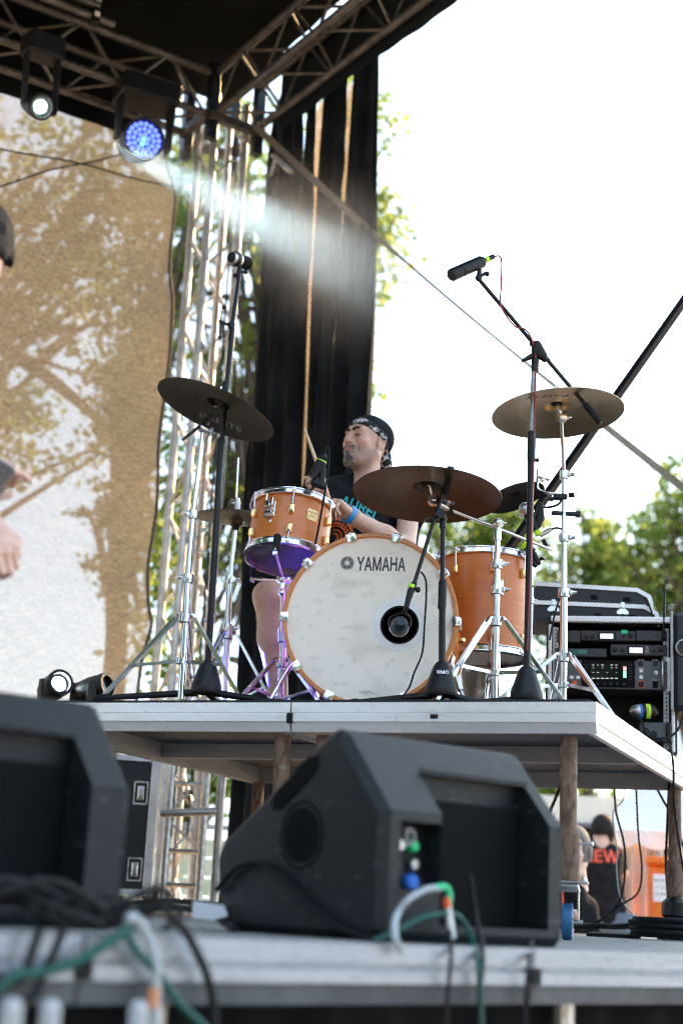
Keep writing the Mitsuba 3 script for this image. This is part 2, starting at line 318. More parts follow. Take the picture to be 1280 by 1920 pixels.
RY = math.radians(21.5); E1, E2 = A(-math.cos(RY), math.sin(RY), 0), A(math.sin(RY), math.cos(RY), 0)   # along the riser's front to the left, and to its back
C0 = A(.803, 4.602, .7057); ZR = .7057
rz = thing('drum_riser', 'drum riser of aluminium framed decks on rusty pipe legs', 'stage riser')
NW = 1.007
RAILP = [(x * .943, z * .943) for x, z in RAILP]
for i in range(2):
    o = C0 + E1 * (i * NW)
    put(rz, 'deck_board', mv(box([0, 0, 0], [NW - .066, 1.93, .018]), frame(o + E1 * NW / 2 + E2 * 1.0 - Z * .016, Z, E1)), BOARD)
    put(rz, 'front_rail', prism(RAILP, o + E1 * (.002 if i else .0), E2, Z, E1, NW - .004), ALU)
    put(rz, 'back_rail', prism(RAILP, o + E2 * 2.0 + E1 * .002, -E2, Z, E1, NW - .004), ALU2)
    for s in (0, 1):
        if i == 0 and s == 0: continue
        put(rz, 'inner_rail', beam(o + E1 * (s * NW + (.018 if s == 0 else -.018)) + E2 * .036 - Z * .052, o + E1 * (s * NW + (.018 if s == 0 else -.018)) + E2 * 1.964 - Z * .052, .030, .096), ALU2)
    put(rz, 'cross_beam', beam(o + E1 * .036 + E2 * 1.0 - Z * .055, o + E1 * (NW - .036) + E2 * 1.0 - Z * .055, .04, .06), ALU2)
put(rz, 'side_rail', prism(RAILP, C0 + E2 * .0365, E1, Z, E2, 1.927), ALU, label='warm sunlit side rail of the riser')
put(rz, 'carpet', mv(box([0, 0, 0], [2 * NW - .05, 1.95, .012], None, .004), frame(C0 + E1 * (NW + .0) + E2 * 1.0 + Z * .006, Z, E1)), CARPET)
put(rz, 'joint_clamp', box([0, 0, 0], [.02, .014, .032], frame(C0 + E1 * NW - E2 * .003 - Z * .052, Z, E1), .002), RUBBER)
put(rz, 'joint_clamp', box([0, 0, 0], [.026, .012, .014], frame(C0 + E1 * .514 - E2 * .001 - Z * .046, Z, E1), .002), RUBBER)
put(rz, 'screw_head', lathe([(0, .001), (.008, .001), (.010, 0), (.010, -.004)], frame(C0 + E1 * .64 - E2 * .002 - Z * .054, -E2), 12), STEEL)
def leg(e1, e2, caster, r=.0265):
    P = C0 + E1 * e1 + E2 * e2; top = P[2] - .1
    k = put(rz, 'leg', tube([[P[0], P[1], top], [P[0], P[1], .12 if not caster else .30]], r, 20), RUST)
    sl = put(rz, 'leg_sleeve', lathe([(r + .007, .175), (r + .009, .18), (r + .009, .315), (r + .001, .322)], frame([P[0], P[1], 0], Z), 24), RUST)
    B = A(P[0], P[1], 0)
    if caster:
        put(rz, 'clamp_screw', cat([rod(B + Z * .285 + A(.03, -.01, 0), B + Z * .285 + A(.066, -.02, 0), .004), lathe([(0, 0), (.008, 0), (.008, .007), (0, .007)], frame(B + Z * .285 + A(.066, -.02, 0), A(1, -.3, 0)), 6)]), STEEL)
        M = frame(B, Z, A(.98, -.2, 0))
        put(rz, 'caster_plate', box([0, 0, .170], [.125, .10, .007], M, .002), STEEL)
        for x in (-.05, .05):
            for y in (-.036, .036): put(rz, 'plate_bolt', lathe([(0, .013), (.0045, .013), (.0075, .007), (.0075, 0)], M @ frame([x, y, .1736], Z), 8), STEEL)
        put(rz, 'caster_fork', cat([hull(box([0, 0, .160], [.066, .07, .012], M, .003), box([0, .01, .145], [.074, .07, .006], M, .002)), box([-.033, .02, .105], [.004, .045, .09], M, .001), box([.033, .02, .105], [.004, .045, .09], M, .001),
                                    rod((M @ A(-.045, .025, .055, 1))[:3], (M @ A(.045, .025, .055, 1))[:3], .006)]), STEEL)
        Mw = M @ frame([0, .025, .055], A(1, 0, 0))
        wk = put(rz, 'caster_wheel', lathe([(.012, -.012), (.042, -.014), (.050, -.016), (.054, -.012), (.055, 0), (.054, .012), (.050, .016), (.042, .014), (.012, .012)], Mw, 32), BLUEW)
        put(wk, 'hub', lathe([(0, -.018), (.015, -.018), (.02, -.013), (.02, .013), (.015, .018), (0, .018)], Mw, 16), STEEL)
    else:
        put(rz, 'base_jack', cat([lathe([(r + .02, .09), (r + .03, .1), (r + .03, .15), (r + .01, .17)], frame(B, Z), 20), lathe([(0, .012), (.075, .012), (.075, .002)], frame(B, Z), 20), rod(B + Z * .01, B + Z * .12, .018)]), BLACKM)
leg(.100, .075, True); leg(NW + .052, .075, False); leg(NW - .095, .075, False)
leg(.06, 1.90, False); leg(2 * NW - .06, .075, False); leg(2 * NW - .06, 1.9, False)

# ------------------------------------------------------------------ drums
def view(P): return unit(np.asarray(P) - EYE)
def image_normal(P, ratio, roll):
    """Upward normal of a disc at P whose underside shows as an ellipse of this axis ratio, its long axis turned by roll degrees clockwise."""
    v = view(P); up = unit(UPV - v * np.dot(UPV, v)); rt = np.cross(v, up); t = math.radians(roll)
    return unit((up * math.cos(t) + rt * math.sin(t)) * math.sqrt(1 - ratio ** 2) + v * ratio)
def lug(P, out, ax, s=1.0):
    M = frame(P, ax, out)                    # x outwards, z along the drum
    return hull(box([.008 * s, 0, 0], [.016 * s, .018 * s, .036 * s], M, .004 * s), box([.014 * s, 0, 0], [.012 * s, .012 * s, .026 * s], M, .003))
def drum(key, bottom, ax, R, H, nl, a0, headtop=HEADW, headbot=HEADD, hint=None, wood=WOOD):
    M = frame(bottom, ax, hint)
    put(key, 'shell', lathe([(R - .006, .004), (R - .006, H - .004), (R, H), (R, 0), (R - .006, .004)], M, 72), wood)
    for z, s, nm in ((H, 1, 'top_hoop'), (0, -1, 'bottom_hoop')):
        put(key, nm, lathe([(R + .004, z - s * .016), (R + .012, z - s * .016), (R + .014, z - s * .013), (R + .007, z - s * .011), (R + .006, z + s * .004), (R + .012, z + s * .006), (R + .012, z + s * .009), (R + .004, z + s * .011), (R + .001, z + s * .013), (R + .001, z), (R + .004, z - s * .016)], M, 72), CHROME)
    put(key, 'top_head', lathe([(0, H + .002), (R - .004, H + .002), (R + .002, H - .006)], M, 72), headtop)
    put(key, 'bottom_head', lathe([(0, -.002), (R - .004, -.002), (R + .002, .006)], M, 72), headbot)
    for i in range(nl):
        a = a0 + 2 * np.pi * i / nl; o = M[:3, :3] @ A(math.cos(a), math.sin(a), 0)
        for z, s in ((H - .075, 1), (.052, -1)):
            if H < .2 and s < 0: z = .045
            B = M[:3, 3] + M[:3, 2] * z + o * R
            put(key, 'lug', lug(B + o * .0, o, M[:3, 2]), GOLD)
            e = M[:3, 3] + M[:3, 2] * (H + .004 if s > 0 else -.004) + o * (R + .014)
            put(key, 'tension_rod', cat([rod(B + o * .012, e, .003, 8), box([0, 0, 0], [.010, .010, .008], frame(e, M[:3, 2], o), .002), box([0, 0, 0], [.014, .016, .008], frame(e - o * .004 - M[:3, 2] * s * .004, M[:3, 2], o), .003)]), CHROME)
    return M

# bass drum
BC = at(693, 1161, 5.15); BN = unit(A(-math.sin(math.radians(9)), -math.cos(math.radians(9)), .02))
BR, BD = .287, .42
bd = thing('bass_drum', 'amber bass drum lying on its side with a cream front head and dark round port', 'bass drum')
MB = frame(BC, BN, np.cross(Z, BN))           # z towards the audience, x to the right, y up
put(bd, 'shell', lathe([(BR - .007, -.002), (BR, -.002), (BR, -BD), (BR - .007, -BD), (BR - .007, -.002)], MB, 96), WOOD)
for z0, s, nm in ((0, 1, 'front_hoop'), (-BD, -1, 'rear_hoop')):
    put(bd, nm, lathe([(BR + .003, z0 - s * .026), (BR + .017, z0 - s * .024), (BR + .019, z0 - s * .018), (BR + .019, z0 + s * .008), (BR + .016, z0 + s * .012), (BR + .006, z0 + s * .012), (BR + .003, z0 + s * .009), (BR + .003, z0 - s * .026)], MB, 120), HOOPW)
HOLE = (onplane(749, 1172, BC, BN) - BC); hx, hy = HOLE @ MB[:3, 0], HOLE @ MB[:3, 1]
disc = Point(0, 0).buffer(BR + .003, 64).difference(Point(hx, hy).buffer(.064, 48))
fh0 = put(bd, 'front_head', extrude(disc, .0012, MB), HEADW, False)
put(fh0, 'port_ring', extrude(Point(hx, hy).buffer(.094, 48).difference(Point(hx, hy).buffer(.066, 48)), .0008, MB @ frame([0, 0, .0016], Z)), WHITE, False)
put(fh0, 'port_trim', lathe([(.067, .0014), (.067, .0035), (.0645, .0045), (.061, .003), (.061, -.004)], MB @ frame([hx, hy, 0], Z), 48), RUBBER)
put(bd, 'rear_head', lathe([(0, -BD + .001), (BR, -BD + .001)], MB, 64), HEADD)
put(bd, 'felt_pad', box([0, -.12, -BD + .07], [.36, .22, .12], MB, .04), CARPET)
def onhead(px, py, dz=.0018):
    q = onplane(px, py, BC, BN) - BC; return MB @ frame([q @ MB[:3, 0], q @ MB[:3, 1], dz], Z)
tx = meshkit.text_mesh('YAMAHA', .047, .0008, True); w = tx.extents[0]; tx.apply_scale([.170 / w, 1, 1]); tx.apply_translation([-tx.bounds[:, 0].mean(), -tx.bounds[:, 1].mean(), 0])
put(fh0, 'lettering', mv(tx, onhead(714.5, 1058)), PRINT, False)
em = Point(0, 0).buffer(.0235, 40).difference(Point(0, 0).buffer(.0212, 40)).union(Point(0, 0).buffer(.0196, 40))
fork = Polygon([(-.0022, -.017), (.0022, -.017), (.0022, .004), (.0062, .006), (.0062, .018), (.0032, .018), (.0032, .009), (-.0032, .009), (-.0032, .018), (-.0062, .018), (-.0062, .006), (-.0022, .004)])
for k in range(3): em = em.difference(affinity.rotate(affinity.scale(fork, .72, .95, origin=(0, 0)), 120 * k, origin=(0, 0)))
put(fh0, 'emblem', extrude(em, .0008, onhead(651, 1056)), PRINT, False)
put(fh0, 'small_print', cat([text('MADE IN JAPAN', .0045, onhead(690, 1301), .0006), text('BATTER 22 INCH', .0035, onhead(684, 1297), .0006)]), PRINTG, False)
for ang in (105, 74, 140, 180, 215, 33, -1, -33, 245, -65):
    a = math.radians(ang); o = MB[:3, :3] @ A(math.cos(a), math.sin(a), 0); t = MB[:3, :3] @ A(-math.sin(a), math.cos(a), 0)
    P = BC + o * (BR + .012); Mc = frame(P, BN, o)
    put(bd, 'hoop_claw', cat([hull(box([-.002, 0, .014], [.028, .034, .004], Mc, .002), box([.006, 0, .015], [.014, .022, .006], Mc, .002)), hull(box([.010, 0, -.006], [.005, .034, .042], Mc, .002), box([.015, 0, .0], [.006, .020, .026], Mc, .003)),
                               rod(P + o * .008 - BN * .02, P + o * .008 - BN * .11, .0032, 8), box([.010, 0, .02], [.008, .008, .012], Mc, .002)]), CHROME)
    for q in (.105, BD - .105): put(bd, 'lug', lug(BC + o * BR - BN * q, o, BN, 1.15), GOLD)
def spur(side):
    a = math.radians(-24 if side > 0 else 204); o = MB[:3, :3] @ A(math.cos(a), math.sin(a), 0); P = BC + o * (BR + .01) - BN * .10
    foot = P + MB[:3, 0] * side * .075 - Z * (P[2] - ZR - .02) - BN * -.07
    k = put(bd, 'spur', cat([rod(P, P + (foot - P) * .6, .011, 14), rod(P + (foot - P) * .55, foot, .007, 12)]), CHROME)
    put(bd, 'spur_bracket', hull(box([0, 0, 0], [.02, .05, .05], frame(P, BN, o), .006)), CHROME)
    put(bd, 'spur_foot', ball(foot, [.010, .010, .010], 2), RUBBER)
spur(1); spur(-1)

# rack tom, tilted so that its lower head faces the audience
TB = at(537, 1047, 5.38); TA = image_normal(TB, .40, 7.5)
tm = thing('rack_tom', 'amber rack tom with chrome hoops held tilted above the bass drum', 'drum')
TR, TH = .147, .205
MT = drum(tm, TB, TA, TR, TH, 6, -1.52, hint=RGT)
o = MT[:3, :3] @ unit(A(math.cos(-2.05), math.sin(-2.05), 0)); Pb = TB + TA * (TH * .62) + o * TR
Mb = frame(Pb, o, np.cross(TA, o))
put(tm, 'mount_bracket', cat([hull(box([0, 0, .004], [.042, .062, .008], Mb, .003)), hull(box([0, .012, .012], [.030, .030, .022], Mb, .005)), lathe([(0, .032), (.010, .032), (.013, .028), (.013, .018)], Mb @ frame([0, .012, 0], Z), 8),
                              box([.016, .02, .02], [.010, .035, .018], Mb, .003), box([.0, -.018, .014], [.034, .01, .018], Mb, .003), rod((Mb @ A(-.012, .03, .02, 1))[:3], (Mb @ A(-.012, .055, .02, 1))[:3], .005)]), CHROME)
put(tm, 'vent_grommet', lathe([(.004, .002), (.004, .004), (.0085, .003), (.0095, 0)], frame(TB + TA * .085 + MT[:3, :3] @ unit(A(math.cos(-2.04), math.sin(-2.04), 0)) * TR, MT[:3, :3] @ unit(A(math.cos(-2.04), math.sin(-2.04), 0))), 16), CHROME)
ob = MT[:3, :3] @ unit(A(math.cos(-.98), math.sin(-.98), 0)); Mp = frame(TB + TA * .125 + ob * (TR + .0005), ob, np.cross(TA, ob))
bdg = put(tm, 'badge', box([0, 0, 0], [.042, .044, .002], Mp, .0008), GOLD)
put(bdg, 'print', cat([text('CUSTOM', .006, Mp @ frame([0, .010, .0012], Z), .0004, True)] + [box([0, y, .0013], [.026, .0012, .0005], Mp) for y in (.001, -.004, -.009)]), PRINT, False)
# snare stand basket that carries the tom
ts = thing('tom_stand', 'chrome basket stand under the rack tom lit violet', 'drum stand')
Bt = TB - TA * .085; foot0 = A(Bt[0] + .01, Bt[1] + .05, ZR)
put(ts, 'basket_hub', cat([ball(Bt, [.022, .022, .02], 2), box([0, 0, 0], [.05, .03, .022], frame(Bt, TA, RGT), .006), wingnut(Bt, A(-.6, -.8, 0), .014), box([.0, 0, -.035], [.024, .024, .05], frame(Bt, TA, RGT), .005), wingnut(Bt - TA * .04, A(.5, -.9, 0), .014)]), CHROME)
for k in range(3):
    a = math.radians(-100 + 120 * k); o = MT[:3, :3] @ A(math.cos(a), math.sin(a), 0); e = TB - TA * .028 + o * (TR + .014)
    put(ts, 'basket_arm', cat([tube(smooth_path([Bt, Bt + o * .05 + TA * .01, e - TA * .02, e], 5), .0055, 8), box([0, 0, -.02], [.012, .02, .03], frame(e, TA, o), .004)]), CHROME)
    put(ts, 'grip', hull(ball(e + TA * .036 + o * .004, [.013, .013, .013], 2), ball(e - TA * .012, [.012, .012, .012], 2)), RUBBER)
put(ts, 'post', cat([rod(Bt - TA * .03, foot0 + Z * .26, .0095, 14), rod(foot0 + Z * .30, foot0 + Z * .05, .0125, 14), lathe([(.016, .27), (.02, .275), (.02, .31), (.013, .316)], frame(foot0, Z), 16)]), CHROME)
put(ts, 'memory_lock', cat([lathe([(.015, .30), (.022, .302), (.022, .325), (.015, .33)], frame(foot0, Z), 16), wingnut(foot0 + Z * .315, A(-1, -.6, 0), .014)]), CHROME)
def tripod(key, c, hz, lz, feet, mat_, w=.011):
    """Double-strut legs from a hub at height hz to feet on the riser, braced from a lower collar."""
    for f in feet:
        f = np.asarray(f, float); d = unit((f - c) * A(1, 1, 0)); s = np.cross(Z, d); hub = A(c[0], c[1], hz) + d * .035; foot = A(f[0], f[1], f[2])
        sg = [beam(hub + s * q * .010, foot + s * q * .004, .004, w, Z, .001) for q in (-1, 1)]
        put(key, 'leg', cat([tube([A(c[0], c[1], hz) + d * .01 + Z * .004, A(c[0], c[1], hz) + d * .028 + Z * .008, hub], .008, 8)] + sg), mat_)
        mid = hub + (foot - hub) * .55
        put(key, 'leg_brace', cat([beam(A(c[0], c[1], lz) + d * .018, mid, .003, w * .9, Z, .001), lathe([(0, .012), (.006, .012), (.006, -.012), (0, -.012)], frame(mid, s), 8)]), mat_)
        put(key, 'rubber_foot', hull(ball(foot, [.010, .010, .012], 1), ball(foot + (hub - foot) * .04, [.009] * 3, 1)), RUBBER)
    put(key, 'hub', lathe([(.014, hz - .02), (.02, hz - .016), (.02, hz + .014), (.014, hz + .018)], frame([c[0], c[1], 0], Z), 16), mat_)
    put(key, 'lower_collar', cat([lathe([(.014, lz - .012), (.019, lz - .01), (.019, lz + .01), (.014, lz + .012)], frame([c[0], c[1], 0], Z), 16), wingnut(A(c[0], c[1], lz) + A(.018, 0, 0), A(1, -.2, 0), .012)]), mat_)
def ring_feet(c, r, angs, z=ZR + .012): return [A(c[0] + r * math.cos(math.radians(a)), c[1] + r * math.sin(math.radians(a)), z) for a in angs]
tripod(ts, foot0, ZR + .20, ZR + .07, ring_feet(foot0, .20, (215, 330, 95)), CHROME)

# floor tom on three legs
FB = at(903, 1232, 5.62); FA = unit(A(.0, .02, 1))
ft = thing('floor_tom', 'large amber floor tom standing on chrome legs at the right', 'drum')
FR, FH = .170, .375
MF = drum(ft, FB, FA, FR, FH, 8, -1.48, hint=RGT)
for a in (-1.35, .12, 2.3):
    o = MF[:3, :3] @ A(math.cos(a), math.sin(a), 0); P = FB + FA * .23 + o * (FR + .018)
    put(ft, 'leg', tube(smooth_path([P + Z * .05, P - Z * .22, P - Z * .27 + o * .02, A((P + o * .03)[0], (P + o * .03)[1], ZR + .02)], 4), .0055, 10), CHROME)
    put(ft, 'leg_bracket', cat([box([.006, 0, 0], [.012, .040, .062], frame(FB + FA * .23 + o * FR, FA, o), .003), box([.016, 0, 0], [.018, .018, .03], frame(FB + FA * .23 + o * FR, FA, o), .004), wingnut(P, np.cross(o, Z), .013)]), CHROME)
    put(ft, 'leg_foot', ball(A((P + o * .03)[0], (P + o * .03)[1], ZR + .02), [.012, .012, .018], 2), RUBBER)

# ------------------------------------------------------------------ cymbals and their stands
def cymbal(name, label, P, n, D, c1, c2, mname, rough, metal, word=None, tpos=(0, -.55), trot=0.0, tmat=PRINT, tw=.42, cat_='cymbal', flat=1.0):
    R = D / 2; key = thing(name, label, cat_)
    M = frame(P, n, np.cross(unit(UPV), n)); X = unit(RGT - n * np.dot(RGT, n)); M[:3, 0] = X; M[:3, 1] = np.cross(n, X)
    def zz(r):
        r = np.asarray(r, float) / R; bell = .030 * np.sqrt(np.clip(1 - (r / .20) ** 2, 0, 1)) * (R / .22)
        return bell + flat * (.030 * (1 - r ** 1.6)) * (R / .22) - .03 * (R / .22) * flat
    rr = np.concatenate([np.linspace(.012, .2 * R, 10), np.linspace(.21 * R, R, 22)])
    top = [(r, float(zz(r))) for r in rr]; bot = [(r, float(zz(r)) - .0018) for r in rr[::-1]]
    mt = lathed(c1, c2, mname, P, n, rough, metal)
    pk = put(key, 'plate', lathe(bot[::1] + top + [bot[0]], M, 120), mt, 40)
    if word:
        MT_ = M.copy(); MT_[:3, 1] *= -1; MT_[:3, 2] *= -1
        t = meshkit.text_mesh(word, 1.0, .001, False); w = t.extents[0]; s = tw * R / w * 1.0
        t = t.subdivide_to_size(.25); t.apply_translation([-t.bounds[:, 0].mean(), -t.bounds[:, 1].mean(), 0]); v = t.vertices.copy(); v[:, :2] *= s; ca, sa = math.cos(trot), math.sin(trot)
        x, y = v[:, 0] * ca - v[:, 1] * sa + tpos[0] * R, v[:, 0] * sa + v[:, 1] * ca + tpos[1] * R
        t.vertices = np.stack([x, y, -zz(np.hypot(x, y)) + .0022 + .0004 * (v[:, 2] > .0005)], 1)
        put(pk, 'lettering', mv(t, MT_), tmat, False)
    return key, M
def cymbal_top(key, P, n):
    """Felts, sleeve and wing nut on the tilter post under and over a cymbal."""
    put(key, 'felt', cat([lathe([(0, -.028), (.018, -.028), (.02, -.024), (.02, -.008), (.017, -.004), (0, -.004)], frame(P + n * .03, n), 20)]), RUBBER)
    put(key, 'wing_nut', cat([wingnut(P + n * .045, n, .014), rod(P, P + n * .075, .004, 8)]), CHROME)
P1 = at(410, 755, 5.2); N1 = image_normal(P1, .34, 24)
c1, M1 = cymbal('crash_cymbal', 'black crash cymbal seen from below, high at the left with grey lettering', P1, N1, .45, (.006, .0057, .0054), (.015, .014, .013), 'cymbal_black', .5, .0, 'PAISTE', (.02, -.60), 0.0, PRINTG, .74)
P2 = at(802, 911, 5.03); N2 = image_normal(P2, .385, 4)
c2, M2 = cymbal('ride_cymbal', 'broad dark bronze cymbal seen from below in front of the drummer', P2, N2, .512, (.011, .0112, .0115), (.048, .0475, .047), 'cymbal_dark', .32, .35, 'PAISTE', (-.10, -.50), 0.0, PRINTR, .62)
P3 = at(1044, 760, 5.12); N3 = image_normal(P3, .385, -5)
c3, M3 = cymbal('crash_cymbal', 'golden bronze crash cymbal high at the right under a microphone', P3, N3, .468, (.40, .31, .18), (.62, .50, .31), 'cymbal_bronze', .28, .95, 'PAISTE', (-.22, .52), math.pi - .1, PRINT, .62)
P4 = at(962, 926, 5.72); N4 = image_normal(P4, .40, -20)
c4, M4 = cymbal('splash_cymbal', 'small black cymbal half hidden behind the broad one at the right', P4, N4, .245, (.006, .0057, .0054), (.013, .012, .011), 'cymbal_small', .5, .0)

def collar(key, P, ax, r, side, nm='memory_lock', mat_=CHROME):
    put(key, nm, cat([lathe([(r, -.017), (r + .006, -.015), (r + .007, .0), (r + .006, .015), (r, .017)], frame(P, ax), 16), hull(box([r + .008, 0, 0], [.014, .014, .020], frame(P, ax, side), .003)), wingnut(P + unit(side) * (r + .012), np.cross(ax, side) * .4 + unit(side), .014)]), mat_)
def tilter(key, J, P, n, mat_=CHROME):
    """The toothed tilter between the top J of a tube and the cymbal at P."""
    s = unit(np.cross(n, A(.3, -1, 0)))
    put(key, 'tilter', cat([lathe([(0, -.014), (.017, -.014), (.019, -.010), (.019, .010), (.017, .014), (0, .014)], frame(J, s), 20), hull(ball(J, [.012] * 3, 1), ball(J + (P - J) * .5, [.009] * 3, 1)), rod(J, P + n * .03, .0055, 10),
                            wingnut(J + s * .014, s, .015), lathe([(.007, 0), (.011, .002), (.011, .016), (.007, .018)], frame(P - n * .022, n), 16)]), mat_)
# left stand
s1 = thing('cymbal_stand', 'chrome double-braced cymbal stand at the left carrying the black crash cymbal', 'cymbal stand')
J1 = at(381, 803, 5.19); G1 = A(J1[0] + .0, J1[1] + .0, ZR); q = lambda px, py: at(px, py, 5.19)
put(s1, 'tube', cat([rod(J1, q(362, 965), .0085, 14), rod(q(362, 960), q(352, 1085), .0105, 14)]), CHROME)
put(s1, 'base_tube', rod(q(352, 1080), A(q(340, 1300)[0], q(340, 1300)[1], ZR + .02), .0125, 16), CHROME)
ax1 = unit(J1 - q(352, 1085)); collar(s1, q(362, 965), ax1, .011, A(-1, -.3, 0)); collar(s1, q(352, 1085), ax1, .0135, A(-1, -.3, 0)); tilter(s1, J1, P1, N1)
put(s1, 'tilter_handle', hull(ball(J1 + A(-.012, -.02, 0), [.006] * 3, 1), ball(at(343, 824, 5.15), [.005] * 3, 1)), BLACKM)
cymbal_top(s1, P1, N1)
g = q(346, 1158); tripod(s1, g, g[2], q(342, 1240)[2], [A(-.83, 5.36, ZR + .012), A(-.30, 5.17, ZR + .012), A(-.50, 5.72, ZR + .012)], CHROME, .013)
# boom stand under the broad cymbal
s3 = thing('cymbal_boom_stand', 'chrome boom stand in front of the floor tom with a rod to the broad cymbal', 'cymbal stand')
q = lambda px, py: at(px, py, 5.12); J3 = q(933, 988); G3 = A(J3[0], J3[1], ZR)
put(s3, 'tube', cat([rod(J3, A(J3[0], J3[1], q(932, 1062)[2]), .0095, 14), rod(A(J3[0], J3[1], q(932, 1060)[2]), A(J3[0], J3[1], q(931, 1108)[2]), .0110, 14)]), CHROME)
put(s3, 'base_tube', rod(A(J3[0], J3[1], q(931, 1105)[2]), G3 + Z * .02, .0130, 16), CHROME)
collar(s3, A(J3[0], J3[1], q(931, 1058)[2]), Z, .013, A(1, -.5, 0)); collar(s3, A(J3[0], J3[1], q(931, 1106)[2]), Z, .015, A(1, -.3, 0))
BA, BB = at(838, 953, 5.06), at(1036, 1032, 5.22)
put(s3, 'boom_rod', rod(BA, BB, .0052, 12), CHROME)
put(s3, 'boom_clamp', cat([ball(J3 + Z * .012, [.019, .014, .020], 2), lathe([(0, -.022), (.012, -.022), (.012, .022), (0, .022)], frame(J3 + Z * .008, A(.2, -1, 0)), 16), wingnut(J3 + A(.004, -.02, .008), A(.2, -1, 0), .015), lathe([(.009, -.05), (.014, -.048), (.014, -.012), (.010, -.01)], frame(J3, Z), 16)]), CHROME)
Jt = at(812, 938, 5.04); put(s3, 'tilter', cat([hull(ball(BA, [.010] * 3, 1), ball(Jt, [.014] * 3, 2)), lathe([(0, -.012), (.019, -.012), (.02, -.009), (.02, .009), (.019, .012), (0, .012)], frame(Jt, A(.1, -1, .1)), 20), rod(Jt, P2 + N2 * .03, .0055, 10), wingnut(BA + A(0, -.012, .01), A(.3, -.6, .6), .014)]), CHROME)
cymbal_top(s3, P2, N2)
tripod(s3, J3, q(930, 1165)[2], q(930, 1262)[2], [A(.33, 4.93, ZR + .012), A(.80, 5.02, ZR + .012), A(.55, 5.46, ZR + .012)], CHROME, .014)
# right stand
s4 = thing('cymbal_stand', 'chrome upright cymbal stand at the right carrying the golden crash cymbal', 'cymbal stand')
q = lambda px, py: at(px, py, 5.28); J4 = at(1052, 782, 5.15); B4 = q(1057, 890)
put(s4, 'tube', cat([rod(J4, A(B4[0], B4[1], B4[2]), .0060, 12), rod(q(1057, 885), q(1057, 1008), .0090, 14), rod(q(1057, 1000), q(1057, 1112), .0105, 14)]), CHROME)
put(s4, 'base_tube', rod(q(1057, 1108), A(q(1056, 1250)[0], q(1056, 1250)[1], ZR + .02), .0135, 16), CHROME)
tilter(s4, J4, P3, N3); cymbal_top(s4, P3, N3)
for y, r in ((890, .010), (1008, .012), (1112, .0145)): collar(s4, q(1057, y), Z, r, A(1, -.5, 0))
put(s4, 'accessory_clamp', cat([box([0, 0, 0], [.05, .03, .022], frame(q(1050, 932), Z, RGT), .006), wingnut(q(1036, 936), A(-1, -.4, 0), .016), wingnut(q(1066, 928), A(1, -.2, 0), .016), box([.004, 0, .0], [.085, .016, .014], frame(q(1060, 963), Z, RGT), .004), box([.045, 0, .0], [.02, .02, .022], frame(q(1060, 963), Z, RGT), .004), box([-.038, 0, .0], [.025, .018, .014], frame(q(1060, 963), Z, RGT), .004)]), BLACKM)
put(s4, 'accessory_arm', cat([tube(smooth_path([at(1007, 897, 5.6), at(1008, 915, 5.55), at(1018, 922, 5.45), q(1042, 927)], 6), .005, 8), rod(at(1007, 880, 5.6), at(1008, 905, 5.58), .004, 8), wingnut(at(1014, 900, 5.56), A(.5, -1, .2), .02)]), CHROME)
g = q(1056, 1232); tripod(s4, A(g[0], g[1], 0), g[2], g[2] - .10, [A(.955, 5.10, ZR + .012), A(.50, 5.20, ZR + .012), A(.80, 5.68, ZR + .012)], CHROME, .014)
# hi-hat
q = lambda px, py: at(px, py, 5.95); PH = q(443, 972); NH = image_normal(PH, .19, 4)
hh = thing('hi_hat_stand', 'chrome hi-hat stand behind the left microphone stand lit violet', 'hi-hat stand')
for nm, off, sg, lb in (('hi_hat_cymbal', .016, 1, 'upper dark hi-hat cymbal left of the rack tom'), ('hi_hat_cymbal', -.012, -1, 'lower dark hi-hat cymbal left of the rack tom')):
    cymbal(nm, lb, PH + NH * off, NH * sg, .335, (.06, .045, .03), (.15, .12, .08), f'cymbal_hat_{"ab"[sg < 0]}', .35, .85, flat=.5)
put(hh, 'pull_rod', rod(at(447, 858, 5.95), PH - Z * .3, .0035, 8), CHROME)
put(hh, 'clutch', cat([lathe([(0, .035), (.009, .035), (.012, .03), (.012, .07), (.008, .085), (0, .085)], frame(PH, NH), 14), wingnut(PH + NH * .06 + A(-.012, 0, 0), A(-1, -.3, .2), .016), lathe([(0, .017), (.02, .017), (.02, .03), (0, .03)], frame(PH, NH), 16)]), STEEL)
b0, b1, b2 = PH - Z * .02, q(430, 1090), q(424, 1290)
put(hh, 'tube', rod(b0, b1, .0085, 14), CHROME); put(hh, 'base_tube', rod(q(430, 1085), A(b2[0], b2[1], ZR + .03), .0125, 16), CHROME)
collar(hh, q(430, 1087), Z, .0135, A(1, -.4, 0)); collar(hh, q(427, 1178), Z, .014, A(1, -.2, 0))
put(hh, 'seat_cup', lathe([(0, -.05), (.012, -.05), (.02, -.03), (.022, -.022), (0, -.02)], frame(PH, NH), 16), BLACKM)
g = q(427, 1190); tripod(hh, g, g[2], ZR + .10, ring_feet(g, .26, (235, 350, 110)), CHROME)
put(hh, 'pedal', cat([box([0, 0, 0], [.07, .24, .01], frame(A(g[0] + .01, g[1] + .12, ZR + .06), A(0, .25, 1), RGT), .004), beam(A(g[0], g[1], ZR + .02), A(g[0], g[1] + .24, ZR + .02), .06, .012)]), BLACKM)

